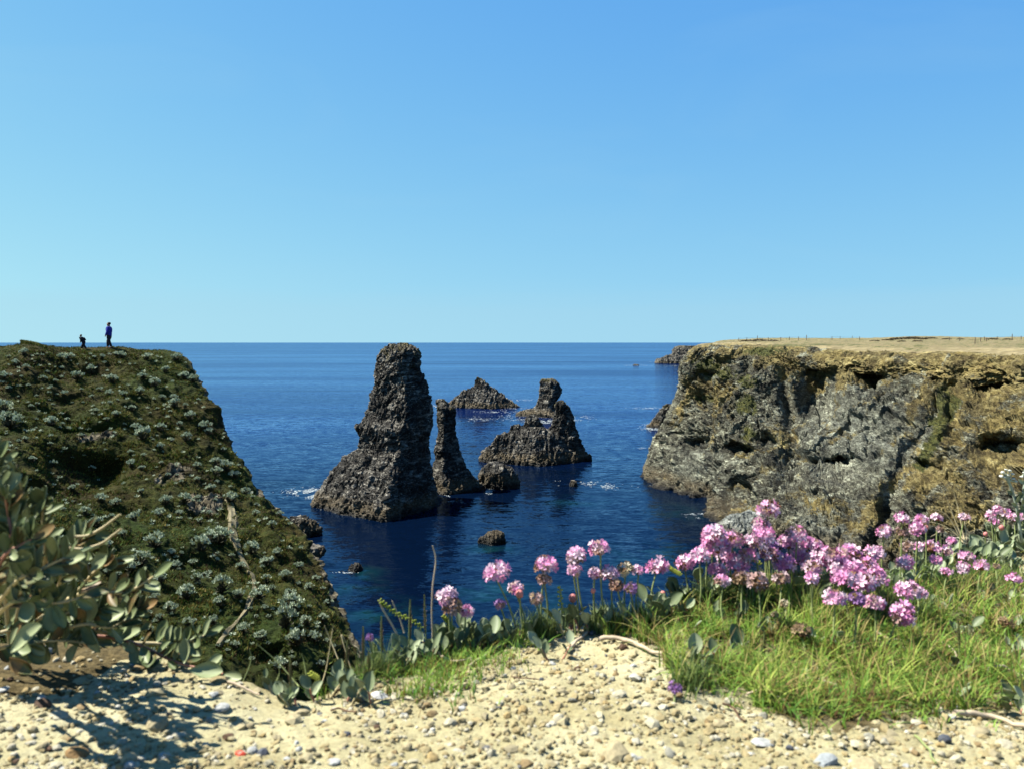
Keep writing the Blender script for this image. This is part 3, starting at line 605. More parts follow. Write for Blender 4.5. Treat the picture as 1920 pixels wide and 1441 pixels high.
n = normals(G); n = np.where(n[..., 2:3] < 0, -n, n)
edge = sm(7.05, 7.6, TC)
veg = fbm(G/3.2, 4, 101)*0.62+fbm(G/0.9, 3, 107)*0.26
veg *= 0.25+0.75*sm(2.0, 2.8, TRW)
rk = np.zeros(PX.shape)
for (a, b_, rx, ry, s) in ((385, 940, 46, 26, .85), (440, 975, 22, 30, .5), (330, 890, 34, 24, .7), (175, 822, 48, 14, .75), (205, 860, 40, 14, .45), (300, 905, 30, 22, .5), (350, 855, 20, 16, .35)):
    rk = np.maximum(rk, s*np.exp(-((PX-a)/rx)**2-((PY-b_)/ry)**2))
rk = np.maximum(rk, edge)
rockd = crag(G, 0.75, 120)*0.8
def dent2(px, py, rx, ry, deep, lip=.3):
    dx = (PX-px)/rx; dy = (PY-py)/ry; dy = np.where(dy < 0, dy/lip, dy); return deep*np.exp(-(dx**2+dy**2)**1.2)
ho = dent2(150, 862, 70, 44, 2.6)+dent2(60, 905, 70, 36, 1.4)+dent2(210, 945, 40, 30, .9)+dent2(500, 1215, 22, 18, .7)+dent2(150, 800, 80, 12, .5)+dent2(370, 960, 40, 16, .5)+dent2(100, 745, 120, 14, .3)
hd = veg*(1-np.clip(rk, 0, 1)*0.7)+rockd*np.clip(rk*1.3, 0, 1)
G2 = G+n*hd[..., None]; G2 = G2+np.stack([ho*0, ho*0.75, -ho*0.55], -1)
me = mesh_np('hillside', G2, quads=grid_quads(*G2.shape[:2]), smooth=False)
attr(me, 'rock', np.maximum(rk, edge))
HILL = G2; HN = n; HPX, HPY = PROJ(G2)
o = link('hillside', me, M['hill']); tag(o, kind='structure')
# rocky sea cliff showing behind the hillside edge
rock('sea_cliff', [loft([(715, 330, 362), (745, 335, 384), (775, 340, 398), (800, 345, 406), (825, 350, 418), (850, 355, 428), (875, 360, 434), (892, 365, 434), (940, 370, 450), (1000, 380, 490), (1100, 400, 560), (1230, 410, 600)], 1230, 0.3, 0.5, 131, 240, 200, D=70)], None, structure=True)

# surface lookup on the hillside by pixel (front surface, visible part)
ij = np.argwhere((HPX > -60) & (HPX < 720) & (HPY > 630) & (HPY < 1330) & (TC < 7.05) & (TRW >= 1.9) & (TRW < 10.2))
hp = np.stack([HPX[ij[:, 0], ij[:, 1]], HPY[ij[:, 0], ij[:, 1]]], -1); hw = HILL[ij[:, 0], ij[:, 1]]
def hill_at(px, py):
    d = (hp[:, 0]-px)**2+(hp[:, 1]-py)**2; k = np.argmin(d); return hw[k]
# heath and grass tufts, one mass nobody could count
def tufts(name, pts, nrms, hgt, wid, nb, m, seed, up=0.6):
    r = np.random.RandomState(seed); K = len(pts)
    c = np.repeat(pts, nb, 0); nn = np.repeat(nrms, nb, 0); h = np.repeat(hgt, nb)*r.uniform(.6, 1.3, K*nb)
    a = r.uniform(0, 2*np.pi, K*nb); sp = r.uniform(0.1, 1.0, K*nb)
    dirv = nn*(1-up)+np.array([0, 0, up])+np.stack([np.cos(a)*sp, np.sin(a)*sp, 0*a], -1)
    dirv /= np.linalg.norm(dirv, axis=1, keepdims=True)
    c = c+np.stack([np.cos(a), np.sin(a), 0*a], -1)*(h*0.35*r.rand(K*nb))[:, None]
    a2 = r.uniform(0, 2*np.pi, K*nb)
    s = np.cross(dirv, np.stack([np.cos(a2), np.sin(a2), 0.3+0*a2], -1)); s /= np.linalg.norm(s, axis=1, keepdims=True)
    wv = (h*wid)[:, None]*s
    V = np.stack([c-wv, c+wv, c+dirv*h[:, None]], 1).reshape(-1, 3)
    return mesh_np(name, V, tris=np.arange(len(V)).reshape(-1, 3))
m_ = (HPX > -80) & (HPX < 700) & (HPY < 1330) & (TC < 7.15) & (TRW >= 1.6) & (TRW < 10.3) & (rk < 0.42)
ii = np.argwhere(m_); sel = ii[RS.randint(0, len(ii), 34000)]
pts = HILL[sel[:, 0], sel[:, 1]]; nn = HN[sel[:, 0], sel[:, 1]]
cl_ = fbm(pts/1.1, 2, 140); keep = cl_ > -0.35; pts = pts[keep]; nn = nn[keep]; cl_ = cl_[keep]
me = tufts('heath', pts-nn*0.04, nn, 0.08+0.13*np.clip(cl_+0.3, 0, 1), 0.17, 7, None, 5, 0.5)
o = link('heath', me, M['tuft']); tag(o, 'dense olive and rust heath and grass covering the left hillside', 'heath', kind='stuff')

# silver shrubs
def shrub_mesh(seed, nleaf=150):
    r = np.random.RandomState(seed)
    V = []; T = []
    heads = []
    for k in range(22):
        a = r.uniform(0, 2*np.pi); rr = math.sqrt(r.rand())*0.85; hz = 0.62*math.sqrt(max(0, 1-rr*rr))*r.uniform(.75, 1.1)+0.05
        heads.append((rr*math.cos(a), rr*math.sin(a), hz))
    for hx, hy, hz in heads:
        for q in range(nleaf//6):
            d = r.normal(size=3); d[2] = abs(d[2])*1.1+0.2; d /= np.linalg.norm(d)
            c = np.array([hx, hy, hz])+d*0.06*r.rand(); L = r.uniform(.12, .26); s = np.cross(d, r.normal(size=3)); s /= np.linalg.norm(s); wv = s*L*0.17
            k = len(V); V += [c-wv*.5, c+wv*.5, c+d*L*.6+wv, c+d*L, c+d*L*.6-wv]; T += [(k, k+1, k+2), (k, k+2, k+4), (k+4, k+2, k+3)]
    me = mesh_np('silver_shrub', V, tris=T); me.materials.append(M['silver']); return me
SM = [shrub_mesh(200+i) for i in range(8)]
def core_mesh(seed):
    r = np.random.RandomState(seed); V = []; T = []
    for q in range(70):
        a = r.uniform(0, 2*np.pi); e_ = r.uniform(.1, 1.4); d = np.array([math.cos(a)*math.cos(e_), math.sin(a)*math.cos(e_), math.sin(e_)*.7]); L = r.uniform(.4, .85)
        s = np.cross(d, r.normal(size=3)); s /= np.linalg.norm(s)
        k = len(V); V += [-s*.05, s*.05, d*L+s*.05, d*L-s*.05]; T += [(k, k+1, k+2), (k, k+2, k+3)]
    me = mesh_np('twigs', V, tris=T); me.materials.append(M['silver_core']); return me
CM = [core_mesh(300+i) for i in range(4)]
trac = [(410,1002,46),(392,1005,30),(375,1022,34),(292,1015,36),(297,960,26),(250,970,22),(416,1098,38),(350,1112,34),(545,1133,46),(485,1112,34),(472,1028,28),(500,1052,28),(520,1038,20),(432,932,26),(345,935,30),(310,938,24),(262,1048,36),(245,1060,30),(450,1060,20),(448,1115,24),(412,1130,24),(575,1165,26),(535,1160,44),(555,1195,40),(490,1190,26),(455,1180,24),(522,1245,34),(545,1118,26),(590,1195,26),(605,1160,22),(500,1085,20),(535,1080,26),(440,1210,18),(620,1125,18),
 (10,765,36),(20,790,38),(8,705,26),(45,662,16),(48,690,14),(28,682,14),(115,672,18),(128,670,20),(80,710,14),(145,705,24),(172,695,20),(210,712,20),(192,670,12),(218,665,12),(228,668,16),(268,705,18),(262,735,16),(188,730,12),(205,738,14),(232,740,14),(120,738,14),(95,790,26),(180,770,12),(218,775,16),(255,800,20),(268,815,30),(300,800,22),(302,838,14),(247,870,20),(172,878,18),(245,848,12),(355,780,20),(385,800,24),(392,810,16),(350,820,18),(328,755,20),(325,745,16),(345,705,20),(362,710,22),(330,670,18),(275,670,16),(310,695,14),(290,718,20),(248,765,16),(405,865,22),(425,875,26),(405,885,22),(440,890,20),(370,875,16),(395,915,20),(460,920,18),(480,965,16),(510,985,18),(135,915,14),(190,935,22),(215,940,20),(160,960,20),(180,980,24),(200,1020,22),(230,1000,18),(330,1060,24),(300,1085,26),(290,1120,20),(320,1140,26),(370,1085,22),(390,1075,18),(355,1165,24),(400,1165,20),(275,1150,20),(60,860,16),(100,870,14),(560,1060,18),(580,1100,18)]
allow = [(TC_, 0) for TC_ in ()]
spots = [(x, y, s, True) for x, y, s in trac]
tries = 0
while len(spots) < 296 and tries < 6000:
    tries += 1
    x = random.uniform(0, 640); y = random.uniform(668, 1250)
    d = (hp[:, 0]-x)**2+(hp[:, 1]-y)**2
    if d.min() > 9: continue
    s = random.uniform(7, 15)*(0.7+0.6*(y-660)/600)
    if 60 < x < 260 and 810 < y < 960 and random.random() < .7: continue
    if any(((x-a)**2+(y-b_)**2) < (0.55*(s+c))**2 for a, b_, c, _ in spots): continue
    if abs(x-(440+40*math.sin((y-960)/40))) < 22 and 960 < y < 1200: continue
    spots.append((x, y, s, False))
def shrub_label(x, y, s, traced):
    sw = 'large' if s > 30 else 'medium-sized' if s > 18 else 'small'
    vb = ['just below the ridge', 'high on the hillside', 'above the dark hollow', 'level with the dark hollow', 'beside the grey rock outcrop height', 'level with the top of the path', 'level with the middle of the path', 'level with the lower path', 'at the foot of the hillside'][min(8, int((y-650)/66))]
    hb = ['at the left edge', 'left of the middle', 'in the middle of the slope', 'towards the seaward edge', 'on the seaward edge'][min(4, int(x/(340+(y-668)*.6)*5))]
    return '%s silver-green shrub %s, %s' % (sw, vb, hb)
def shrub_label_old(x, y, s, traced):
    if traced:
        if s >= 44: return 'large silver-green shrub low on the hillside, right of the sandy path' if x > 500 else 'large silver-green shrub just left of the top bend of the sandy path'
    if y < 700: return 'small silver-green shrub just below the ridge the walkers stand on'
    if x > 470 and y > 960: return 'silver-green shrub on the seaward slope right of the sandy path'
    if y > 960: return 'silver-green shrub on the lower slope left of the sandy path'
    if x > 340: return 'silver-green shrub close to the steep seaward edge of the hillside'
    return 'silver-green shrub on the upper green-brown hillside'
for k, (x, y, s, tr) in enumerate(spots):
    p = hill_at(x, y+s*0.35)
    rad = s/F*p[1]*0.58
    lb = shrub_label(x, y, s, tr)
    root = empty('silver_shrub', p+np.array([0, 0, 0.04])); root.rotation_euler = (0, 0, random.uniform(0, 6.28)); root.scale = (rad, rad, rad*random.uniform(1.35, 1.9))
    tag(root, lb, 'shrub', 'silver-green shrubs dotted over the left hillside')
    link('foliage', SM[k % 8], None, root); link('twigs', CM[k % 4], None, root)

tiny = []
rt_ = np.random.RandomState(55)
for k in range(420):
    x = rt_.uniform(0, 600); y = 664+rt_.rand()**1.3*560
    d = (hp[:, 0]-x)**2+(hp[:, 1]-y)**2; j = np.argmin(d)
    if d[j] < 9: tiny.append((hw[j], rt_.uniform(3.0, 5.5)/F*hw[j][1]*(1+.5*(y-664)/560)))
Vt = []; Tt = []
for c_, r_ in tiny:
    for q_ in range(26):
        d = rt_.normal(size=3); d[2] = abs(d[2])+.3; d /= np.linalg.norm(d); st_ = np.cross(d, rt_.normal(size=3)); st_ /= np.linalg.norm(st_); o_ = c_+d*r_*.35+np.array([0, 0, r_*.35]); k = len(Vt)
        Vt += [o_-st_*r_*.10, o_+st_*r_*.10, o_+d*r_*.8]; Tt.append((k, k+1, k+2))
me = mesh_np('silver_sprigs', Vt, tris=Tt); o = link('silver_sprigs', me, M['silver']); tag(o, 'tiny silver-green sprigs sprinkled between the shrubs of the left hillside', 'ground cover', kind='stuff')

# sandy footpath draped on the slope
ptc = [(428, 930, 9), (437, 965, 14), (436, 990, 15), (443, 1015, 12), (452, 1040, 8), (462, 1060, 9), (475, 1080, 7), (478, 1105, 7), (468, 1128, 10), (462, 1145, 7), (448, 1160, 6), (432, 1178, 9), (418, 1198, 9), (408, 1212, 6)]
A = np.array(ptc, float); A = catmull(A, 130, 0); L = []
for (x, y, wd) in A:
    c = hill_at(x, y); wd = wd*(0.80+0.22*math.sin(x*1.7+y*.9)+.18*math.sin(y*1.9)); row = []
    for f_ in (-1, -.6, -.2, .2, .6, 1):
        q = hill_at(x+f_*wd+2*math.sin(y*0.5)*abs(f_), y); row.append([q[0], q[1], q[2]])
    L.append(row)
L = np.array(L); k5 = np.ones(9)/9
for j in range(6):
    for c in range(3):
        Lp = np.pad(L[:, j, c], 4, mode='edge'); L[:, j, c] = np.convolve(Lp, k5, 'valid')
L[..., 2] += 0.075; L[..., 1] -= 0.06
L[..., 2] += fbm(L/0.7, 3, 77)*0.12
L[:, (0, -1), 2] -= 0.22
me = mesh_np('footpath', L, quads=grid_quads(*L.shape[:2])); o = link('footpath', me, M['path']); tag(o, kind='structure')

# ------------------------------------------------------------------ foam
def foam(spots, label, seed):
    r = np.random.RandomState(seed); V = []; T = []
    for (px, py, wx, wy, n_) in spots:
        for q in range(n_*4):
            x = px+r.normal()*wx*0.48; y = py+r.normal()*wy*0.48
            d = SEA(y); X = (x-960)/F*d*1.003
            if perlin(np.array([[X*.5, d*.2, seed*7.1]]))[0] < -0.05: continue
            R_ = 0.020*d/100*r.uniform(.4, 2.4); st = r.uniform(1.2, 3.5); m2 = 6; k = len(V); a0 = r.uniform(-.2, .2)
            V.append((X, d, 0.035))
            for j in range(m2):
                a = 2*np.pi*j/m2; rr = R_*r.uniform(.5, 1.3); dx = math.cos(a)*rr*st; dy = math.sin(a)*rr*2.2
                V.append((X+dx*math.cos(a0)-dy*math.sin(a0), d+dx*math.sin(a0)+dy*math.cos(a0), 0.03+0.004*r.rand()))
            T += [(k, k+1+j, k+1+(j+1) % m2) for j in range(m2)]
    me = mesh_np('sea_foam', V, tris=T); o = link('sea_foam', me, M['foam']); tag(o, label, 'foam', kind='stuff')
foam([(578, 922, 46, 8, 260), (590, 930, 20, 6, 80), (620, 952, 24, 3, 40), (598, 938, 10, 8, 50)], 'white foam washing against the left foot of the tallest needle', 1)
foam([(900, 912, 22, 5, 120), (915, 921, 10, 4, 60), (812, 763, 16, 5, 80), (838, 940, 40, 4, 30), (845, 928, 10, 4, 30)], 'white foam in the gaps either side of the rock finger', 2)
foam([(940, 772, 50, 3, 80), (900, 786, 36, 4, 60), (965, 780, 50, 5, 60), (1022, 790, 40, 5, 170), (985, 787, 40, 3, 50), (1085, 783, 34, 4, 60), (968, 765, 30, 2, 30), (975, 750, 36, 1.5, 40), (1070, 788, 30, 3, 40)], 'white surf streaks between the pyramid islet and the block-headed pillar', 3)
foam([(1226, 801, 22, 7, 220), (1213, 765, 26, 1.5, 60), (1206, 840, 8, 2, 8), (1193, 685, 26, 1.2, 60), (1275, 686, 60, 2, 50), (1222, 679, 8, 1, 12)], 'white foam breaking at the nose of the ochre cliff', 4)
foam([(1110, 908, 50, 4, 40), (1140, 912, 20, 5, 40), (1085, 903, 40, 3, 16), (1240, 911, 30, 4, 30), (1340, 970, 36, 3, 60), (1310, 963, 30, 2, 26), (935, 1000, 8, 2, 16), (645, 1073, 30, 2, 8)], 'thin foam lines drifting in the sheltered dark water', 5)

# ------------------------------------------------------------------ FOREGROUND GROUND
gc = [(0, 1441, .52), (480, 1441, .53), (960, 1441, .54), (1440, 1441, .55), (1920, 1441, .56),
      (0, 1200, .78), (200, 1200, .79), (300, 1228, .76), (480, 1290, .70), (570, 1312, .69), (700, 1268, .76), (800, 1228, .82), (900, 1198, .85), (1000, 1185, .87), (1100, 1176, .88),
      (1200, 1160, .88), (1300, 1130, .92), (1450, 1105, .95), (1650, 1105, 1.0), (1800, 1060, 1.25), (1920, 1005, 1.5),
      (1450, 1260, .75), (1700, 1280, .74), (1900, 1250, .82), (250, 1330, .63), (960, 1300, .68), (1250, 1270, .72)]
gp = np.array([P(*q) for q in gc]); gp = np.concatenate([gp, [(-6, -5, 29.8), (6, -5, 29.75), (0, -5, 29.78), (0, -1, 29.73), (-3, .3, 29.75), (3, .5, 29.7), (-6, 2, 29.7), (6, 2.5, 29.55), (2.2, 1.8, 29.62), (-1.2, .75, 29.72)]])
def tps_k(r): return np.where(r > 0, r*r*np.log(np.maximum(r, 1e-9)), 0)
XY = gp[:, :2]; Kn = len(XY)
K_ = tps_k(np.linalg.norm(XY[:, None]-XY[None], axis=-1))+np.eye(Kn)*1e-4
Pm = np.concatenate([np.ones((Kn, 1)), XY], 1); A_ = np.block([[K_, Pm], [Pm.T, np.zeros((3, 3))]])
W = np.linalg.solve(A_, np.concatenate([gp[:, 2], np.zeros(3)]))
lipc = [(-60, 0.5), (-20, 2.5), (-6, 2.0), (-1.2, .80)]+[(P(a, b, c)[0], c) for a, b, c in gc[5:21]]+[(2.2, 2.2), (6, 4), (20, 5), (60, 3)]
lipc = np.array(sorted(lipc))
def lip_y(x): return np.interp(x, lipc[:, 0], lipc[:, 1])
def ground_z(x, y):
    x = np.asarray(x, float); y = np.asarray(y, float); xc = np.clip(x, -6, 6); yc = np.clip(y, -5, 4)
    z = W[Kn]+W[Kn+1]*xc+W[Kn+2]*yc
    for k in range(Kn): z = z+W[k]*tps_k(np.sqrt((xc-XY[k, 0])**2+(yc-XY[k, 1])**2))
    ly = lip_y(x); z0 = z
    s = np.maximum(y-ly, 0)
    ylim = np.minimum(y, ly)
    z = W[Kn]+W[Kn+1]*xc+W[Kn+2]*np.clip(ylim, -5, 4)
    yl = np.clip(ylim, -5, 4)
    for k in range(Kn): z = z+W[k]*tps_k(np.sqrt((xc-XY[k, 0])**2+(yl-XY[k, 1])**2))
    z = z+fbm(np.stack([x, y, 0*x], -1)/0.11+3.3, 3, 500)*0.0075*(np.abs(x) < 3)*(y > -.5)
    return z-1.6*(np.sqrt(s*s+0.015**2)-0.015)-0.03*s
xs = np.concatenate([np.linspace(-60, -6, 20)[:-1], np.linspace(-6, -.7, 40)[:-1], np.linspace(-.7, 1.15, 430)[:-1], np.linspace(1.15, 6, 50)[:-1], np.linspace(6, 60, 20)])
ys = np.concatenate([np.linspace(-60, -5, 10)[:-1], np.linspace(-5, .42, 40)[:-1], np.linspace(.42, 1.05, 300)[:-1], np.linspace(1.05, 1.8, 90)[:-1], np.linspace(1.8, 24, 120)])
Xg, Yg = np.meshgrid(xs, ys); Zg = ground_z(Xg, Yg)
Pg = np.stack([Xg, Yg, Zg], -1)
PXg, PYg = PROJ(np.where(Yg[..., None] > .2, Pg, [0, 1, 30]))
GRASS_POLY = [(1060, 1150), (1150, 1130), (1300, 1085), (1450, 1060), (1600, 1070), (1760, 1090), (1925, 1075), (1925, 1300), (1840, 1320), (1700, 1340), (1560, 1375), (1480, 1350), (1380, 1300), (1270, 1280), (1230, 1215), (1140, 1185)]
MAT_POLY = [(690, 1200), (800, 1170), (930, 1165), (1010, 1185), (930, 1240), (850, 1290), (760, 1320), (690, 1285), (600, 1310), (540, 1290), (590, 1240)]
wob = fbm(Pg/0.05, 3, 530)*60
soil_shade = np.where(in_poly(PXg+wob, PYg+wob, GRASS_POLY), 0.55, 0.0)
soil_shade = np.maximum(soil_shade, np.where(in_poly(PXg+wob, PYg+wob, MAT_POLY), 0.4, 0))
soil_shade = np.maximum(soil_shade, np.where(in_poly(PXg+wob*.5, PYg+wob*.5, [(-200, 1150), (230, 1180), (290, 1235), (170, 1275), (120, 1300), (-200, 1290)]), 1.0, 0))  # the leafy plant's cast shadow, painted dark into the sand colour
soil_shade[Yg < .42] = 0
det = fbm(Pg/0.018, 3, 510, 0.6)*0.0022
cv, ce = cells(Pg*np.array([1, 1, 0.0])/0.035, 515)
det = det-0.0018*np.exp(-ce*14)*(cv > 0)
Zg2 = Zg+det*np.where((Yg < lip_y(Xg)+.05), 1.0, 6.0)
Pg2 = np.stack([Xg, Yg, Zg2], -1)
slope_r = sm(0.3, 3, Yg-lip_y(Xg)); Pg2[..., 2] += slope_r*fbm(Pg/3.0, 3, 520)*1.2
me = mesh_np('ground', Pg2, quads=grid_quads(*Pg2.shape[:2]), smooth=True); attr(me, 'soil_shade', np.maximum(soil_shade, slope_r*0.8))
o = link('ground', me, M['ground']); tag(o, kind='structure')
def hit(px, py):
    """where the sight line through (px, py) meets the foreground ground, or the lip when it passes over it"""
    d = np.linspace(.4, 2.2, 400); q = P(px, py, d); gz = ground_z(q[:, 0], q[:, 1]); ok = (q[:, 2] <= gz)
    ly = lip_y(q[:, 0])
    if ok.any():
        k = np.argmax(ok)
        if q[k, 1] <= ly[k]+0.01: return np.array([q[k, 0], q[k, 1], gz[k]]), True
    k = np.argmax(q[:, 1] >= ly-0.02)
    x = q[k, 0]; y = min(q[k, 1], lip_y(x)-0.01); return np.array([x, y, float(ground_z(x, y))]), False

# gravel: small stones in a single mass, and larger pebbles one by one
PHI = (1+5**.5)/2
ICO = np.array([(-1, PHI, 0), (1, PHI, 0), (-1, -PHI, 0), (1, -PHI, 0), (0, -1, PHI), (0, 1, PHI), (0, -1, -PHI), (0, 1, -PHI), (PHI, 0, -1), (PHI, 0, 1), (-PHI, 0, -1), (-PHI, 0, 1)])/math.sqrt(1+PHI*PHI)
ICF = np.array([(0, 11, 5), (0, 5, 1), (0, 1, 7), (0, 7, 10), (0, 10, 11), (1, 5, 9), (5, 11, 4), (11, 10, 2), (10, 7, 6), (7, 1, 8), (3, 9, 4), (3, 4, 2), (3, 2, 6), (3, 6, 8), (3, 8, 9), (4, 9, 5), (2, 4, 11), (6, 2, 10), (8, 6, 7), (9, 8, 1)])
def rand_ground(n_, seed):
    r = np.random.RandomState(seed); out = []
    tot = 0
    while tot < n_:
        y = .46+r.rand(n_)*1.1; x = (r.rand(n_)-.5)*1.42*y*1.0; q = np.stack([x, y], -1)
        q = q[(y < lip_y(x)-.004)]; out.append(q); tot += len(q)
    q = np.concatenate(out)[:n_]; z = ground_z(q[:, 0], q[:, 1]); return np.concatenate([q, z[:, None]], 1)
r = np.random.RandomState(77)
gpnt = rand_ground(10000, 78); px_, py_ = PROJ(gpnt)
ing = in_poly(px_, py_, GRASS_POLY) | in_poly(px_, py_, [(-200, 1150), (230, 1180), (290, 1235), (170, 1275), (120, 1300), (-200, 1290)]); keep = ~ing | (r.rand(len(ing)) < .12)
smooth_zone = (px_ > 330) & (px_ < 640) & (py_ > 1290) & (py_ < 1400); keep &= ~(smooth_zone & (r.rand(len(ing)) < .6))
gpnt = gpnt[keep]; n_ = len(gpnt)
sz = np.exp(r.normal(-6.35, .42, n_)); V = np.repeat(ICO[None], n_, 0)*(1+r.uniform(-.28, .28, (n_, 12, 1)))
ax = r.uniform(.6, 1.3, (n_, 1, 3)); ax[..., 2] *= .7; V = V*ax
a = r.uniform(0, 2*np.pi, n_); ca, sa = np.cos(a)[:, None], np.sin(a)[:, None]
V = np.stack([V[..., 0]*ca-V[..., 1]*sa, V[..., 0]*sa+V[..., 1]*ca, V[..., 2]], -1)*sz[:, None, None]
V = V+gpnt[:, None, :]+np.array([0, 0, 1])*(sz*.25)[:, None, None]
T = (ICF[None]+np.arange(n_)[:, None, None]*12).reshape(-1, 3)
me = mesh_np('gravel', V, tris=T); o = link('gravel', me, M['gravel']); tag(o, 'fine cream and ochre gravel scattered over the sandy foreground', 'gravel', kind='stuff')
def pebble_mesh(seed, sub=True):
    r = np.random.RandomState(seed); v = ICO.copy(); f = [tuple(t) for t in ICF]
    if sub:
        v = list(v); cache = {}; nf = []
        def mid(a_, b_):
            k = (min(a_, b_), max(a_, b_))
            if k not in cache:
                m_ = (v[a_]+v[b_])/2; v.append(m_/np.linalg.norm(m_)); cache[k] = len(v)-1
            return cache[k]
        for a_, b_, c_ in f:
            ab, bc, ca_ = mid(a_, b_), mid(b_, c_), mid(c_, a_); nf += [(a_, ab, ca_), (ab, b_, bc), (ca_, bc, c_), (ab, bc, ca_)]
        v = np.array(v); f = nf
    v = v/np.maximum(1, (np.abs(v)@np.abs(r.normal(size=(3, 3))))**.5*.9)[:, :1] if False else v
    for q in range(5):
        nrm_ = r.normal(size=3); nrm_ /= np.linalg.norm(nrm_); dd = r.uniform(.55, .85); s_ = v@nrm_; v = v-np.maximum(s_-dd, 0)[:, None]*nrm_
    v = v*(1+0.12*perlin(v*1.7+seed*3.1, 3)[:, None])*np.array([1, r.uniform(.65, .95), r.uniform(.45, .8)])
    me = mesh_np('pebble', v, tris=f); return me
PM = [pebble_mesh(i) for i in range(10)]
for me in PM: me.materials.append(M['pebble'])
special = [(145, 1410, 46, 'brown', 'dark ochre-brown stone near the lower left corner', .7), (428, 1378, 24, 'dbrown', 'dark brown pebble up and left of the red lump', .8), (1150, 1402, 62, 'tan', 'big rounded tan stone half buried at bottom centre', .6),
 (1545, 1420, 64, 'blue', 'blue-grey flat stone at the bottom edge, right of centre', .5), (712, 1302, 34, 'white', 'bright white stone by the grassy lip left of centre', .8), (680, 1305, 34, 'tan', 'cream-tan rounded stone beside the bright white stone', .8), (738, 1305, 26, 'cream', 'cream stone just right of the bright white stone', .7),
 (400, 1302, 22, 'pale', 'upper pale bluish stone on the left sand slope', .8), (415, 1325, 32, 'pale', 'lower larger pale bluish stone on the left sand slope', .6), (626, 1428, 26, 'pale', 'pale grey-white stone at the bottom edge left of centre', .8), (1411, 1340, 22, 'cream', 'cream pebble under the end of the dark curved twig', .8),
 (1430, 1385, 46, 'pale', 'flat pale bluish stone below the dark curved twig', .35), (1665, 1242, 42, 'tan', 'square pale tan stone lying in the right-hand grass', .5), (1700, 1232, 52, 'grey', 'long grey splintered stone lying in the right-hand grass', .3), (1660, 1380, 42, 'tan', 'flat pinkish tan stone below the right-hand grass', .4),
 (1610, 1390, 44, 'cream', 'pale split stone slab below the right-hand grass', .35), (1885, 1390, 36, 'cream', 'whitish stone close to the right edge', .5), (1830, 1365, 60, 'tan', 'broad flat tan stone under the long dry root', .4), (1015, 1272, 12, 'slate', 'small slate-blue pebble at the centre of the sand', .8), (1083, 1252, 16, 'dbrown', 'small dark red-brown pebble right of the slate pebble', .8),
 (1160, 1300, 34, 'cream', 'cream stone in the middle of the sand, largest of its row', .6), (1127, 1312, 26, 'tan', 'tan stone left of the cream stone in the middle', .6), (450, 1412, 26, 'red', 'bright red-orange lump lying on the sand at lower left', .7), (1350, 1352, 34, 'tan', 'tan clod below the low pink flower', .6), (1480, 1402, 16, 'slate', 'small dark slate pebble left of the blue-grey flat stone', .9), (1620, 1430, 60, 'tan', 'tan stone half buried right of the blue-grey flat stone', .5),
 (110, 1335, 40, 'cream', 'pale pinkish stone on the left sand', .4), (335, 1375, 30, 'cream', 'ochre clod on the left sand', .5), (48, 1295, 20, 'ochre', 'ochre stone at the edge of the plant shadow', .6), (5, 1290, 24, 'pale', 'pale grey stone at the left edge below the plant', .7), (885, 1228, 20, 'cream', 'whitish chip by the forked dry root', .5), (1340, 1242, 30, 'pale', 'pale blue oval pebble beneath the grey leaves in the grass', .35)]
SC = {'brown': (0.27, 0.16, 0.06), 'dbrown': (0.10, 0.055, 0.03), 'tan': (0.40, 0.34, 0.20), 'blue': (0.33, 0.36, 0.37), 'white': (0.62, 0.62, 0.62), 'cream': (0.47, 0.43, 0.31), 'pale': (0.43, 0.44, 0.42), 'grey': (0.31, 0.30, 0.24), 'slate': (0.09, 0.10, 0.125), 'ochre': (0.38, 0.28, 0.12), 'red': None}
SMAT = {k: (M['redplastic'] if k == 'red' else stone_plain(k+' stone', c)) for k, c in SC.items()}
for k, (x, y, s, c, lb, fl) in enumerate(special):
    p, _ = hit(x, y+s*0.2); rad = s/F*p[1]*0.52*1.03
    me = pebble_mesh(600+k); me.transform(Matrix.Diagonal((1, 1, fl/.8, 1)))
    o = link('stone' if c != 'red' else 'red_lump', me, SMAT[c]); o.location = p+np.array([0, 0, rad*.22*fl]); o.scale = (rad, rad, rad); o.rotation_euler = (random.uniform(-.15, .15), random.uniform(-.15, .15), random.uniform(-.5, .5))
    tag(o, lb, 'stone' if c != 'red' else 'litter')
PMC = {}
for ck in ('cream', 'tan', 'ochre', 'pale', 'dbrown', 'slate', 'grey'):
    PMC[ck] = []
    for i in range(5):
        m2 = PM[(i*2+len(ck)) % 10].copy(); m2.materials.clear(); m2.materials.append(SMAT[ck]); PMC[ck].append(m2)
q = rand_ground(900, 91); px_, py_ = PROJ(q); ok = (~in_poly(px_, py_, GRASS_POLY)) & (px_ > -10) & (px_ < 1930) & (py_ < 1450)
q = q[ok][:268]; px_, py_ = PROJ(q)
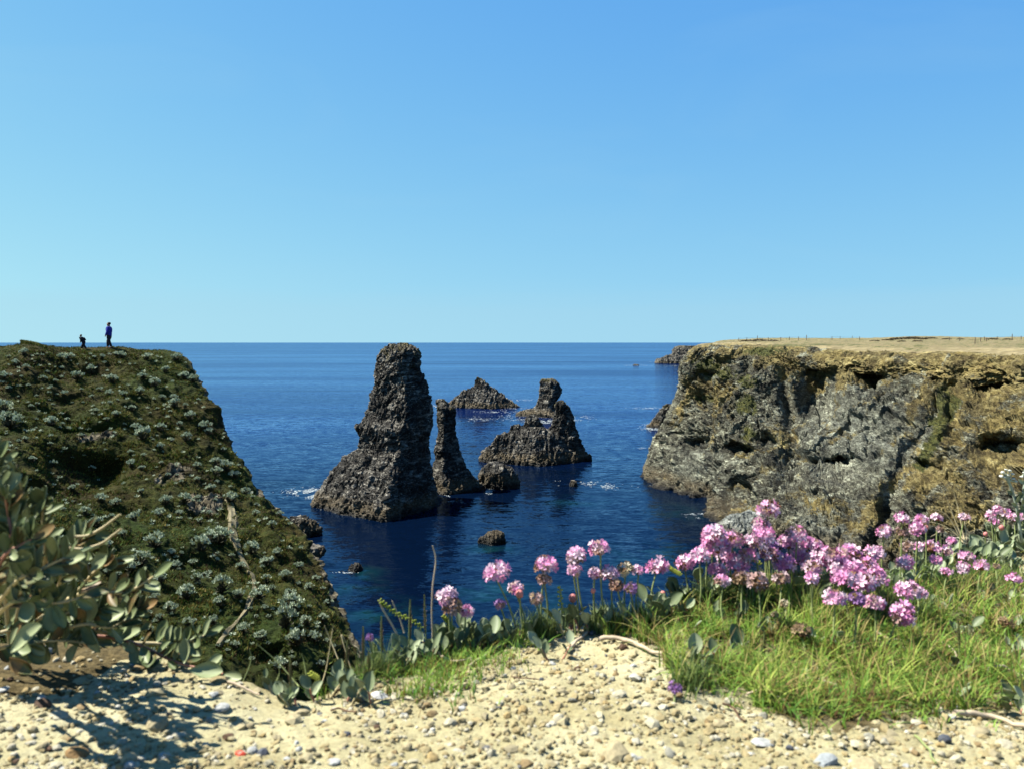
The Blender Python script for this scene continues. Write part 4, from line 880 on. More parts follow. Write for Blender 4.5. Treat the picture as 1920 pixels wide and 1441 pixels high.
for k in range(len(q)):
    rad = math.exp(random.gauss(-5.72, .30)); o = link('pebble', PM[k % 10]); o.scale = (rad, rad, rad)
    o.location = (q[k][0], q[k][1], q[k][2]+rad*.25); o.rotation_euler = (random.uniform(-.4, .4), random.uniform(-.4, .4), random.uniform(0, 6.28))
    x = px_[k]; y = py_[k]; cn, ck = random.choice((('cream', 'cream'),)*6+(('tan', 'tan'),)*8+(('ochre', 'ochre'),)*4+(('pale grey', 'pale'),)*3+(('dark brown', 'dbrown'),)*1+(('slate', 'slate'),)*1+(('grey-brown', 'grey'),)*2)
    o.data = PMC[ck][k % 5]
    hb = 'at far left' if x < 300 else 'left of the red lump height' if False else 'on the left sand slope' if x < 560 else 'left of centre' if x < 820 else 'at centre' if x < 1100 else 'right of centre' if x < 1400 else 'below the right-hand grass'
    vb = 'up near the lip' if y < 1270 else 'midway down the sand' if y < 1340 else 'low in the foreground' if y < 1395 else 'at the bottom edge'
    sw = 'larger' if rad*F/q[k][1] > 9 else 'small'
    lb = '%s %s pebble on the sand %s, %s' % (sw, cn, hb, vb)
    tag(o, lb, 'pebble', 'pebbles strewn on the sand')

# ------------------------------------------------------------------ tubes, leaves
def tube(pts, rad, ns=6, caps=True):
    pts = np.asarray(pts, float); n_ = len(pts); rad = np.broadcast_to(rad, n_)
    tg = np.gradient(pts, axis=0); tg /= np.maximum(np.linalg.norm(tg, axis=1, keepdims=True), 1e-9)
    ref = np.array([0.3, 0.9, 0.31]); s = np.cross(tg, ref); s /= np.maximum(np.linalg.norm(s, axis=1, keepdims=True), 1e-9); u = np.cross(s, tg)
    a = np.linspace(0, 2*np.pi, ns, endpoint=False)
    G_ = pts[:, None]+rad[:, None, None]*(np.cos(a)[None, :, None]*s[:, None]+np.sin(a)[None, :, None]*u[:, None])
    V = np.concatenate([G_.reshape(-1, 3), pts[:1], pts[-1:]]); j = np.arange(ns)
    t = np.concatenate([np.stack([np.full(ns, n_*ns), j, (j+1) % ns], -1), np.stack([np.full(ns, n_*ns+1), (n_-1)*ns+(j+1) % ns, (n_-1)*ns+j], -1)])
    return V, grid_quads(n_, ns, True), t
def tube_obj(name, pts, rad, m, parent=None, ns=6, origin=None):
    V, q, t = tube(pts, rad, ns)
    if origin is not None: V = V-np.asarray(origin)
    me = mesh_np(name, V, quads=q, tris=t, smooth=True); o = link(name, me, m, parent)
    if parent is None and origin is not None: o.location = origin
    return o
def leaf_mesh(seed, wd=0.40, m=None, tip=1.0):
    """fleshy oval leaf along +Y, length 1, with real thickness"""
    r = np.random.RandomState(seed); ny, nx = 11, 5; top = []; cup = r.uniform(.10, .3); bend = r.uniform(-.25, .35); tw = r.uniform(-.3, .3)
    for i in range(ny):
        t = 1-(1-i/(ny-1))**1.7; w_ = wd*(math.sin(math.pi*min(1, t**(1.35*tip)))**0.62 if 0 < t < 1 else 0.0)
        if t < .16: w_ = max(w_*.55, 0.035)
        for j in range(nx):
            s = (j/(nx-1)-.5)*2; x = s*w_*.5*1.0; z = cup*abs(s)**1.6*w_+bend*t*t*.5+tw*s*w_*t*.5; top.append((x, t, z))
    top = np.array(top); th = 0.025
    bt = top-np.array([0, 0, th]); n_ = ny*nx; V = np.concatenate([top, bt]); q = grid_quads(ny, nx); q2 = q[:, ::-1]+n_
    rim = [i for i in range(nx)]+[i*nx+nx-1 for i in range(1, ny)]+[(ny-1)*nx+j for j in range(nx-2, -1, -1)]+[i*nx for i in range(ny-2, 0, -1)]
    rq = [(rim[k], rim[(k+1) % len(rim)], rim[(k+1) % len(rim)]+n_, rim[k]+n_) for k in range(len(rim))]
    me = mesh_np('leaf', V, quads=np.concatenate([q, q2, rq]), smooth=True); me.materials.append(m); return me
LM1 = [leaf_mesh(i, .47, M['leaf']) for i in range(6)]; LM2 = [leaf_mesh(20+i, .62, M['leaf2'], .8) for i in range(6)]
def frame(d, nrm_):
    d = Vector(d).normalized(); nrm_ = Vector(nrm_); x = d.cross(nrm_)
    if x.length < 1e-4: x = d.cross(Vector((1, 0, .1)))
    x.normalize(); z = x.cross(d); return Matrix((x, d, z)).transposed().to_4x4()
def put(name, me, base, d, nrm_, length, parent, width=1.0):
    o = link(name, me, None, parent); o.matrix_local = Matrix.Translation(Vector(base)-parent.location) @ frame(d, nrm_) @ Matrix.Diagonal((length*width, length, length*width, 1)); return o

# --- the big fleshy-leaved plant at the left edge
GL = 0.60
root = empty('leafy_plant', tuple(hit(60, 1215)[0]))
tag(root, 'large sprawling grey-green fleshy-leaved plant filling the left edge above the sand', 'plant')
br = [
 [(20, 1215, .70), (10, 1120, .66), (5, 1030, .62), (-5, 940, .60), (0, 862, .59)],
 [(20, 1215, .70), (40, 1110, .66), (55, 1000, .63), (45, 930, .62), (30, 885, .61)],
 [(30, 1215, .71), (70, 1120, .67), (85, 1040, .64), (80, 970, .63), (85, 940, .62)],
 [(40, 1215, .71), (100, 1130, .68), (120, 1060, .66), (150, 1010, .65), (160, 1005, .65)],
 [(50, 1215, .72), (120, 1140, .69), (160, 1090, .68), (190, 1060, .67), (205, 1055, .67)],
 [(-10, 1180, .66), (-10, 1080, .60), (20, 1010, .58), (15, 960, .58), (10, 930, .57)],
 [(-20, 1150, .62), (30, 1090, .58), (60, 1075, .57), (110, 1050, .57), (140, 1040, .58)],
 [(-20, 1170, .64), (20, 1130, .60), (70, 1120, .58), (100, 1130, .58), (150, 1120, .59)],
 [(60, 1170, .69), (135, 1118, .65), (190, 1110, .64), (240, 1108, .64), (288, 1080, .64)],
 [(60, 1200, .71), (150, 1170, .68), (210, 1175, .70), (240, 1150, .71), (262, 1140, .71)],
 [(150, 1190, .73), (215, 1195, .74), (270, 1212, .74), (330, 1240, .73), (418, 1262, .72)],
 [(240, 1205, .74), (290, 1205, .75), (330, 1205, .75), (360, 1200, .75), (385, 1190, .75)],
 [(-30, 1150, .60), (-10, 1080, .56), (10, 1040, .55), (40, 1020, .55), (60, 1010, .55)],
 [(20, 1205, .72), (70, 1165, .70), (120, 1150, .69), (160, 1140, .69), (190, 1140, .69)],
 [(-40, 1230, .66), (0, 1215, .65), (50, 1205, .66), (110, 1200, .68), (170, 1205, .70)],
 [(-40, 1200, .68), (20, 1180, .68), (80, 1180, .69), (140, 1175, .71), (200, 1185, .73)],
 [(-20, 1120, .62), (-10, 1010, .60), (-15, 940, .59), (-5, 890, .58), (-15, 855, .58)],
]
rl = random.Random(3)
cam_p = Vector((0, 0, H))
for bi, b_ in enumerate(br):
    c = catmull(np.array(b_, float), 24, 0); W3 = np.array([P(*q_) for q_ in c])
    tube_obj('stem', W3-np.array(root.location), np.linspace(.0019, .0009, 24), M['redstem'] if bi in (10, 5, 12) else M['twig'], root, 6)
    nl = {8: 6, 10: 16, 11: 11, 14: 24, 15: 24, 13: 20}.get(bi, 15)
    for k in range(nl):
        t = (k+1.2)/(nl+.4); i = min(23, int((0.18+0.80*t)*23)); base = Vector(W3[i]); tg = Vector(W3[min(i+1, 23)]-W3[max(i-1, 0)]).normalized()
        for sgn in ((1, -1) if rl.random() < .72 else (rl.choice((1, -1)),)):
            if bi == 8 and k < 2 and sgn < 0: continue
            side = tg.cross(Vector((0, 1, 0))).normalized()*sgn
            d = (tg*rl.uniform(.3, .9)+side*rl.uniform(.5, 1.1)+Vector((rl.uniform(-.3, .3), rl.uniform(-.6, .5), rl.uniform(.1, .8)))).normalized()
            n_ = Vector((rl.uniform(-.6, .2), -rl.uniform(.3, 1.0), rl.uniform(.3, 1.0)))
            put('leaf', rl.choice(LM1), base, d, n_, rl.uniform(.015, .026)*(1.1-.35*t), root, rl.uniform(.85, 1.25))
    d = Vector(W3[23]-W3[21]).normalized()
    put('leaf', rl.choice(LM1), Vector(W3[23]), d, Vector((-.3, -.8, .6)), .020, root)
# traced big leaves nearest the camera
for (x1, y1, x2, y2, d_, wdt) in ((20, 1222, 82, 1172, .56, 1.3), (18, 1232, 60, 1262, .57, 1.1), (60, 1262, 20, 1238, .57, 1.0), (170, 1070, 203, 1040, .62, 1.3), (150, 1072, 168, 1028, .62, 1.2), (65, 970, 88, 935, .60, 1.1), (8, 925, 45, 890, .58, 1.6), (0, 920, 18, 875, .58, 1.0), (215, 1110, 245, 1085, .63, 1.2), (255, 1105, 290, 1075, .64, 1.2), (345, 1243, 352, 1195, .71, 1.1), (240, 1150, 250, 1120, .70, 1.1), (262, 1180, 285, 1170, .70, 1.3), (355, 1255, 418, 1258, .70, 1.1), (385, 1250, 418, 1228, .71, 1.1)):
    a_ = P(x1, y1, d_); b_ = P(x2, y2, d_+.004); v_ = Vector(b_-a_)
    put('leaf', rl.choice(LM1), Vector(a_), v_, Vector((-.25, -.8, .6)), v_.length, root, wdt)
for pts_ in ([(140, 1005, .64), (165, 1003, .64), (190, 990, .64), (210, 975, .64), (226, 963, .64)], [(120, 1025, .63), (155, 1028, .63), (190, 1018, .63), (212, 1002, .63), (228, 990, .63)]):
    c = catmull(np.array([P(*q_) for q_ in pts_]), 16, 0); tube_obj('bare_stem', c-np.array(root.location), np.linspace(.0014, .0008, 16), M['twig'], root)

# --- small round-leaved plants along the lip and in the grass
plants = [
 (520, 1305, 5, 34, 'single small round-leaved plant where the sand meets the grass, farthest left on the lip'), (560, 1300, 7, 40, 'round-leaved plant on the lip below the hillside shrubs, second from left'), (600, 1310, 6, 40, 'round-leaved plant with two broad leaves left of the white stone'), (640, 1325, 6, 44, 'round-leaved plant just left of the cream-tan stone'),
 (665, 1250, 8, 34, 'round-leaved plant below the small lone pink flower at the lip'), (698, 1320, 2, 46, 'upright pair of round leaves in front of the bright white stone'), (730, 1225, 9, 36, 'round-leaved plant under the yellow-green sprig'), (760, 1215, 9, 38, 'round-leaved plant left of the tall bare stalk'), (790, 1210, 9, 42, 'round-leaved plant at the foot of the tall bare stalk'), (830, 1210, 10, 40, 'round-leaved plant under the pair of pink flowers left of centre'), (870, 1205, 10, 40, 'round-leaved plant just right of the pair of pink flowers'), (905, 1195, 8, 44, 'round-leaved plant with a tall broad leaf left of the rusty moss patch'),
 (945, 1215, 4, 34, 'low round-leaved sprig on the forked dry root'), (970, 1205, 5, 36, 'low round-leaved sprig beside the forked dry root'), (1040, 1235, 6, 34, 'round-leaved plant standing alone on the bare sand at centre'), (1062, 1170, 10, 38, 'round-leaved plant below the twin pink flowers at centre'), (1090, 1185, 10, 38, 'round-leaved plant right of the twin pink flowers on the lip'), (1110, 1185, 7, 34, 'small round-leaved plant at the upper end of the long dry root'),
 (1205, 1150, 9, 44, 'round-leaved plant below the single big pink flower'), (1250, 1140, 9, 44, 'round-leaved plant between big pink flower and the cluster'), (1290, 1130, 9, 44, 'round-leaved plant at the left foot of the pink cluster'), (1330, 1130, 8, 44, 'round-leaved plant under the left part of the pink cluster'), (1295, 1200, 1, 30, 'single round leaf standing in the grass'), (1300, 1270, 5, 46, 'upright grey round-leaved plant at the end of the long dry root'), (1400, 1235, 3, 46, 'pair of pale folded leaves standing in bright grass'),
 (1500, 1120, 6, 46, 'round-leaved plant among the stalks of the pink cluster'), (1545, 1130, 6, 46, 'round-leaved plant behind the lower pink heads'), (1630, 1315, 3, 26, 'small dark round-leaved sprig at the lower grass edge'), (1825, 1330, 4, 34, 'grey round-leaved sprig near the long root at right'), (1895, 1330, 6, 40, 'grey round-leaved plant at the right edge over the root'), (1910, 1345, 4, 36, 'lower grey round-leaved sprig at the right edge'),
 (1670, 1060, 9, 28, 'round-leaved plant behind the right end of the pink cluster'), (1700, 1075, 9, 28, 'round-leaved plant among the small pink flowers at right'), (1730, 1060, 9, 28, 'round-leaved plant under the upper small pink flowers'), (1760, 1080, 8, 28, 'round-leaved plant beside the fence-side small pink flowers'), (1800, 1040, 9, 28, 'round-leaved plant by the dry straw blades'), (1830, 1030, 10, 28, 'round-leaved plant right of the dry straw blades'), (1860, 1030, 10, 28, 'round-leaved plant left of the woolly white flower'), (1890, 1025, 10, 28, 'round-leaved plant at the foot of the woolly white flower'), (1915, 1040, 9, 30, 'round-leaved plant at the right edge under the woolly flower'), (1850, 1060, 9, 28, 'round-leaved plant in the middle of the right bank'), (1890, 1075, 9, 28, 'round-leaved plant low on the right bank'), (1815, 1010, 8, 26, 'round-leaved plant on the right skyline of the bank'), (1905, 1000, 9, 28, 'highest round-leaved plant at the right edge')]
plants += [(1750, 1160, 5, 30, 'grey-green sprig in the grass right of the nodding flower'), (1820, 1205, 6, 32, 'grey-green sprig deep in the right-hand grass'), (1885, 1235, 6, 34, 'grey-green sprig in the grass near the right edge'), (1700, 1205, 5, 30, 'grey-green sprig above the splintered stone'), (1560, 1215, 5, 32, 'grey-green sprig in the middle of the bright grass'), (1450, 1195, 4, 32, 'grey-green sprig left of the dried flower head'), (1862, 1135, 6, 28, 'grey-green sprig just above the dried grey-brown head'), (1785, 1265, 5, 32, 'grey-green sprig low in the right-hand grass'), (1370, 1175, 5, 34, 'grey-green sprig below the faded flower heads'), (1905, 1180, 6, 30, 'grey-green sprig at the right edge of the grass')]
def small_plant(px, py, nl, s, label, seed):
    if px > 1660 and py < 1100: nl, s = int(nl*2.2), s*1.12
    r = random.Random(seed); p, inside = hit(px, py); root = empty('round_leaved_plant', tuple(p-np.array([0, 0, .002]))); tag(root, label, 'plant')
    L = s/F*p[1]; nl = int(nl*1.8) if nl > 3 else nl; ns_ = max(1, nl//3)
    spread = L*(1.1 if nl > 3 else .3)
    for k in range(ns_):
        a = r.uniform(0, 6.28); b0 = np.array(p)+np.array([math.cos(a)*spread*.4, math.sin(a)*spread*.3, -.002]); tp = b0+np.array([math.cos(a)*spread*.5, math.sin(a)*spread*.3, L*r.uniform(.5, 1.0)]); mid = (b0+tp)/2+np.array([r.uniform(-.3, .3)*L*.3, 0, 0])
        c = catmull(np.array([b0, mid, tp]), 8, 0); tube_obj('stem', c-np.array(root.location), np.linspace(.0012, .0008, 8), M['twig'] if r.random() < .6 else M['redstem'], root, 5)
        for j in range(max(1, round(nl/ns_))):
            t = j/max(1, round(nl/ns_)-1) if nl > 1 else 1; q_ = c[min(7, int(2+5*t))]; a2 = a+r.uniform(-1.6, 1.6)+math.pi*(j % 2)
            d = Vector((math.cos(a2)*.55, math.sin(a2)*.4, r.uniform(.35, 1.1))); n_ = Vector((-math.cos(a2)*.6+r.uniform(-.5, .3), -math.sin(a2)-1.0*r.random(), .7))
            put('leaf', r.choice(LM2), Vector(q_), d, n_, L*r.uniform(.5, .92)*(1.2 if nl <= 3 else 1), root, r.uniform(.9, 1.15))
for k, (a, b_, nl, s, lb) in enumerate(plants): small_plant(a, b_, nl, s, lb, 900+k)

# --- grass
def in_any(px, py): return in_poly(px, py, GRASS_POLY)
def blades(name, pts, length, wid, m, seed, lean=0.6, segs=3):
    r = np.random.RandomState(seed); K = len(pts); a = r.uniform(0, 2*np.pi, K); L = length*r.uniform(.55, 1.35, K); ln_ = r.uniform(.1, 1.0, K)*lean
    out = np.stack([np.cos(a), np.sin(a), 0*a], -1); s = np.stack([-np.sin(a+r.uniform(-.8, .8, K)), np.cos(a), 0*a], -1); wv = wid*r.uniform(.6, 1.4, K)
    rows = []
    for k in range(segs+1):
        t = k/segs; c = pts+out*(L*ln_*t**1.7)[:, None]+np.array([0, 0, 1])*(L*(t-.42*ln_*t*t))[:, None]; ww = (wv*(1-t*.92))[:, None]; rows += [c-s*ww, c+s*ww]
    V = np.stack(rows, 1); n_ = V.shape[1]; q = []
    for k in range(segs): q.append((2*k, 2*k+1, 2*k+3, 2*k+2))
    Q = (np.array(q)[None]+np.arange(K)[:, None, None]*n_).reshape(-1, 4)
    return mesh_np(name, V.reshape(-1, 3), quads=Q, smooth=False)
q = rand_ground(95000, 301); px_, py_ = PROJ(q); nz = fbm(q/0.03, 3, 303); nz2 = fbm(q/0.12, 2, 304)
jt = RS.normal(size=len(q))*14
bd = in_poly(px_+nz*70+jt, py_+nz*60+jt, GRASS_POLY)
gsel = q[bd & (nz+nz2*1.1 > -0.22)][:48000]; nzs = nz[bd & (nz+nz2*1.1 > -0.22)][:48000]
# tufted: pull blades towards tuft centres
cj = np.stack([perlin(gsel*31, 61), perlin(gsel*31, 62)], -1)*.02; cell = np.round((gsel[:, :2]+cj)/0.019)*0.019; gsel[:, :2] = gsel[:, :2]*.35+(cell-cj*.5+RS.normal(size=cell.shape)*.0022)*.65; gsel[:, 2] = ground_z(gsel[:, 0], gsel[:, 1])-.001
me = blades('grass', gsel, 0.0185*(1+1.1*np.clip(nzs, -.6, 1)), .00066, None, 311, 1.5)
o = link('grass', me, M['grass']); tag(o, 'bright yellow-green short grass mat on the right-hand bank', 'grass', kind='stuff')
co = q[in_poly(px_+nz*50, py_+nz*50, GRASS_POLY)]; co = co[RS.randint(0, len(co), 260)]; co = np.repeat(co, 14, 0); co[:, :2] += RS.normal(size=(len(co), 2))*.0028; co[:, 2] = ground_z(co[:, 0], co[:, 1])-.001
me = blades('coarse_grass', co, .036, .0009, None, 317, 1.1, 4); o = link('coarse_grass', me, M['coarse']); tag(o, 'longer coarse green and straw blades rising in tufts from the right-hand grass', 'grass', kind='stuff')
bd = in_poly(px_+nz*70+jt, py_+nz*60+jt, MAT_POLY); g2 = q[bd & (nz > -.25)]; g2[:, 2] -= .001
me = blades('grass', g2, 0.018, .0006, None, 313, 1.1); o = link('grass', me, M['grass']); tag(o, 'small yellow-green grass patch on the lip left of centre', 'grass', kind='stuff')
# cushion of thrift leaves under the flowers
cush = []
for (a, b_, rr, n_) in ((1005, 1175, 40, 520), (1150, 1140, 40, 380), (1210, 1130, 40, 380), (1330, 1115, 55, 600), (1400, 1110, 55, 700), (1480, 1105, 60, 700), (1560, 1130, 60, 700), (1640, 1140, 60, 700), (1700, 1160, 50, 500), (1740, 1085, 50, 500), (1780, 1100, 50, 500), (1850, 1080, 50, 500), (1880, 1100, 40, 300), (700, 1240, 30, 200), (850, 1200, 40, 240), (1300, 1290, 40, 260)):
    for k in range(n_//4):
        x = a+RS.normal()*rr*.5; y = b_+RS.normal()*rr*.22; p, _ = hit(x, y); cush += [p+RS.normal(size=3)*[.004, .004, .0] for _ in range(4)]
cush = np.array(cush); cush[:, 1] = np.minimum(cush[:, 1], lip_y(cush[:, 0])+.01); cush[:, 2] = ground_z(cush[:, 0], cush[:, 1])-.001
me = blades('cushion_leaves', cush, .030, .0006, None, 321, .7); o = link('cushion_leaves', me, M['darkgrass']); tag(o, 'narrow dark green leaf cushions at the feet of the pink flowers', 'ground cover', kind='stuff')
# rusty moss patch
mo = np.array([hit(930+RS.normal()*22, 1172+RS.normal()*7)[0] for _ in range(260)]); me = blades('moss', mo, .011, .0008, None, 331, .8)
M['rust'] = plain('rusty moss', (0.26, 0.10, 0.025), .9, .4, 200); o = link('moss', me, M['rust']); tag(o, 'rust-coloured moss patch on the lip left of the tall pink flowers', 'moss', kind='stuff')

# --- thrift flowers
def floret_mesh(seed, m):
    r = np.random.RandomState(seed); V = []; T = []
    for k in range(5):
        a = 2*np.pi*k/5+r.uniform(-.12, .12); ca, sa = math.cos(a), math.sin(a); L = r.uniform(.85, 1.1); up = r.uniform(.28, .6)
        def pt(rad_, side, z): return (ca*rad_-sa*side, sa*rad_+ca*side, z)
        k0 = len(V); V += [pt(.05, 0, -.15), pt(.45*L, -.27, .10+up*.3), pt(.55*L, 0, .02+up*.4), pt(.45*L, .27, .10+up*.3), pt(.95*L, -.28, up), pt(1.0*L, 0, up*.85), pt(.95*L, .28, up)]
        T += [(k0, k0+2, k0+1), (k0, k0+3, k0+2), (k0+1, k0+2, k0+4), (k0+4, k0+2, k0+5), (k0+2, k0+6, k0+5), (k0+2, k0+3, k0+6)]
    # short tube below
    k0 = len(V); V += [(.10*math.cos(a), .10*math.sin(a), -.1) for a in (0, 2.1, 4.2)]+[(0, 0, -.95)]; T += [(k0, k0+1, k0+3), (k0+1, k0+2, k0+3), (k0+2, k0, k0+3)]
    me = mesh_np('floret', V, tris=T); me.materials.append(m); return me
FM = {c: [floret_mesh(700+i+10*j, M[c]) for i in range(3)] for j, c in enumerate(('pink', 'violet', 'faded', 'dead', 'cream'))}
def cup_mesh():
    V = []; na = 10; rows_ = [(0.0, -.55), (.28, -.50), (.52, -.28), (.56, -.02), (.40, .12), (0.0, .2)]
    G_ = np.array([[(r_*math.cos(2*math.pi*j/na)*(1+.08*(j % 2)), r_*math.sin(2*math.pi*j/na)*(1+.08*(j % 2)), z) for j in range(na)] for r_, z in rows_])
    me = mesh_np('calyx', G_, quads=grid_quads(len(rows_), na, True), smooth=True); me.materials.append(M['bract']); return me
CUP = cup_mesh()
def bud_mesh(m):
    na = 10; rows_ = [(0.0, -.6), (.35, -.5), (.52, -.1), (.48, .25), (.25, .5), (0.0, .58)]
    G_ = np.array([[(r_*math.cos(2*math.pi*j/na), r_*math.sin(2*math.pi*j/na), z) for j in range(na)] for r_, z in rows_])
    me = mesh_np('bud', G_, quads=grid_quads(len(rows_), na, True), smooth=True); me.materials.append(m); return me
BUD = bud_mesh(M['bud'])
GR = (math.sqrt(5)-1)*math.pi
def flower(px, py, size, kind, label, group, stem_px=None, dx=None, seed=0, nf=None):
    r = random.Random(seed*7+13); stem_px = stem_px or r.uniform(70, 110); dx = r.uniform(-14, 22) if dx is None else dx
    rt, inside = hit(px+dx, py+stem_px)
    d = rt[1]+r.uniform(-.015, .01) if not inside else rt[1]+r.uniform(.0, .02)
    hd_ = P(px, py, d); rad = size/F*d*0.5
    root = empty('thrift_flower', tuple(rt)); tag(root, label, 'flower', group)
    lean = Vector(hd_-rt); ax = (lean.normalized()*.5+Vector((r.uniform(-.25, .25), r.uniform(-.45, .05), 1))).normalized()
    if kind == 'tip': ax = Vector((.2, -.5, .5)).normalized()
    neck = Vector(hd_)-ax*rad*.45
    m1 = rt+(np.array(neck)-rt)*.5+np.array([r.uniform(-.004, .004), r.uniform(-.004, .004), 0])
    c = catmull(np.array([rt-[0, 0, .003], m1, np.array(neck)]), 12, 0)
    tube_obj('stem', c-np.array(rt), np.linspace(.0011, .0009, 12), M['stem'], root, 5)
    loc = Vector(hd_)-root.location
    R3 = ax.to_track_quat('Z', 'Y').to_matrix().to_4x4()
    if kind == 'bud':
        o = link('bud', BUD, None, root); o.matrix_local = Matrix.Translation(loc) @ R3 @ Matrix.Scale(rad*1.7, 4); return
    o = link('calyx', CUP, None, root); o.matrix_local = Matrix.Translation(loc) @ R3 @ Matrix.Scale(rad*.95, 4)
    n_ = nf or (30 if size > 30 else 20)
    fdf = r.uniform(.02, .32)
    colr = {'pink': 'pink', 'violet': 'violet', 'faded': 'faded', 'dead': 'dead', 'cream': 'cream', 'half': 'pink', 'tip': 'pink'}[kind]
    sq = r.uniform(.65, 1.0); rad *= r.uniform(.95, 1.12); off = Vector((r.uniform(-.15, .15), 0, r.uniform(-.1, .1)))*rad
    for k in range(n_):
        z = 1-(k+.5)/n_*.98; ph = k*GR+r.uniform(-.3, .3); s_ = math.sqrt(max(0, 1-z*z)); v = Vector((s_*math.cos(ph), s_*math.sin(ph), z*.8*sq-.1))
        if kind == 'half' and v.x > .4 and r.random() < .7: continue
        dirv = (R3.to_3x3() @ v).normalized(); fs = rad*r.uniform(.32, .48)
        c_ = colr if r.random() > (fdf if colr == 'pink' else .25) else ('faded' if colr == 'pink' else 'dead')
        o = link('floret', FM[c_][k % 3], None, root)
        o.matrix_local = Matrix.Translation(loc+off*(.3+z)+dirv*(rad*r.uniform(.50, .90))) @ dirv.to_track_quat('Z', 'Y').to_matrix().to_4x4() @ Matrix.Rotation(r.uniform(0, 6.28), 4, 'Z') @ Matrix.Diagonal((fs, fs, fs, 1))
GM = 'pink flower heads packed in the dense cluster right of centre'; GRT = 'small pink flowers scattered on the right bank'
fl = [
 (930, 1073, 50, 'pink', 'large round pink flower head leaning left over the dark water, centre', None, 90, 44), (967, 1103, 30, 'pink', 'small pink flower just right of the large leaning one', None, 70, 18), (1021, 1060, 44, 'pink', 'tall upright pink flower above a faded one, centre', None, 100, -4), (1021, 1086, 30, 'faded', 'faded brown-pink flower directly under the tall upright one', None, 80, 2), (1005, 1123, 28, 'faded', 'wilting pink-brown flower low under the upright pair', None, 50, 4),
 (1078, 1045, 44, 'pink', 'pink flower with a second smaller one right beneath it', None, 110, 24), (1076, 1069, 30, 'pink', 'smaller pink flower tucked beneath a larger one', None, 90, 10), (1125, 1030, 38, 'pink', 'highest pink flower left of the dense cluster, domed head', None, 120, 12), (838, 1120, 38, 'pink', 'pale pink flower over a brown one, left of centre', None, 70, 6), (848, 1135, 38, 'faded', 'brown fading flower under the pale pink one, left of centre', None, 60, 6), (873, 1145, 30, 'pink', 'low pink flower just right of the brown fading one', None, 55, 4),
 (938, 1133, 22, 'violet', 'small violet half-open flower low beside the rusty moss', None, 40, 18), (692, 1195, 18, 'violet', 'tiny lone lilac flower among seed spikes at the left lip', None, 50, 2), (1115, 1077, 30, 'pink', 'pale small-headed pink flower right of the twin pair', None, 75, 6), (1145, 1075, 38, 'pink', 'bright pink flower left of the cream-yellow head', None, 80, 4), (1172, 1068, 30, 'cream', 'cream-yellow flower head between two pink ones', None, 80, 2), (1197, 1070, 24, 'pink', 'small pink flower right of the cream-yellow head', None, 75, -2), (1158, 1100, 28, 'faded', 'faded low flower beneath the cream-yellow head', None, 50, 4), (1183, 1104, 26, 'violet', 'violet-pink low flower beneath the cream-yellow head', None, 50, 0),
 (1231, 1063, 44, 'pink', 'big ragged pink flower standing alone left of the dense cluster', None, 90, -6), (1283, 1058, 36, 'pink', 'pink flower at the left tip of the dense cluster', None, 90, 6),
 (1439, 955, 38, 'pink', 'highest domed pink flower on top of the dense cluster', None, 160, 6), (1425, 985, 34, 'pink', 'pink flower just below the highest domed one', None, 130, 10), (1450, 1028, 28, 'violet', 'violet flower in shade inside the dense cluster', None, 90, 2), (1700, 1107, 44, 'pink', 'big pink flower at the right end of the dense cluster', None, 80, -20), (1724, 1112, 26, 'pink', 'small pink flower touching the right end big one', None, 70, -20), (1690, 1152, 46, 'tip', 'big pink flower nodding down below the right end of the cluster', None, 80, -34), (1495, 1003, 36, 'pink', 'pink flower topping the second peak of the dense cluster', None, 120, 4),
 (974, 1112, 17, 'bud', 'orange-pink round bud against a small pink flower', None, 50, 12), (1074, 1120, 17, 'bud', 'rosy round bud below the twin pink flowers', None, 45, 6), (1112, 1106, 11, 'bud', 'tiny pink bud below the pale small-headed flower', None, 40, 4), (1243, 1112, 12, 'bud', 'tiny violet-pink bud below the big ragged flower', None, 40, 6),
 (1503, 1185, 34, 'dead', 'dried brown flower head in bright grass below the cluster', None, 50, 0), (1885, 1168, 28, 'dead', 'dried grey-brown flower head near the right edge', None, 45, 4), (1265, 1292, 28, 'violet', 'low purple-pink flower at the front edge of the grass', None, 30, 0), (1472, 1132, 18, 'cream', 'small pale pink star flower under the dense cluster', None, 50, 2), (1452, 1152, 16, 'cream', 'small cream star flower just above the bright grass', None, 40, 2),
]
for (x, y, s) in ((1312, 1042, 34), (1335, 1005, 44), (1348, 1026, 42), (1374, 1012, 40), (1326, 1032, 34), (1362, 1044, 40), (1345, 1067, 34), (1386, 1062, 42), (1402, 1044, 38), (1433, 1005, 42), (1413, 1016, 36), (1392, 1085, 38), (1422, 1092, 40), (1442, 1036, 36), (1470, 1060, 42), (1464, 1085, 36), (1479, 1018, 38), (1512, 1019, 34), (1531, 1022, 24), (1500, 1047, 46), (1536, 1046, 36), (1560, 1041, 38), (1592, 1044, 46), (1575, 1066, 50), (1616, 1092, 48), (1604, 1070, 40), (1645, 1082, 42), (1580, 1086, 42), (1566, 1120, 42), (1606, 1126, 34), (1642, 1132, 34), (1522, 1066, 36), (1521, 1086, 30), (1626, 1062, 36), (1355, 1090, 30)):
    k = 'faded' if (x, y) in ((1422, 1092), (1464, 1085), (1392, 1085)) else 'violet' if (x, y) in ((1606, 1126),) else 'pink'
    fl.append((x, y, s, k, 'faded pale flower head low in the dense cluster' if k == 'faded' else 'pink flower head packed in the dense cluster right of centre' if k == 'pink' else 'violet flower head low at the right of the dense cluster', GM, None, None))
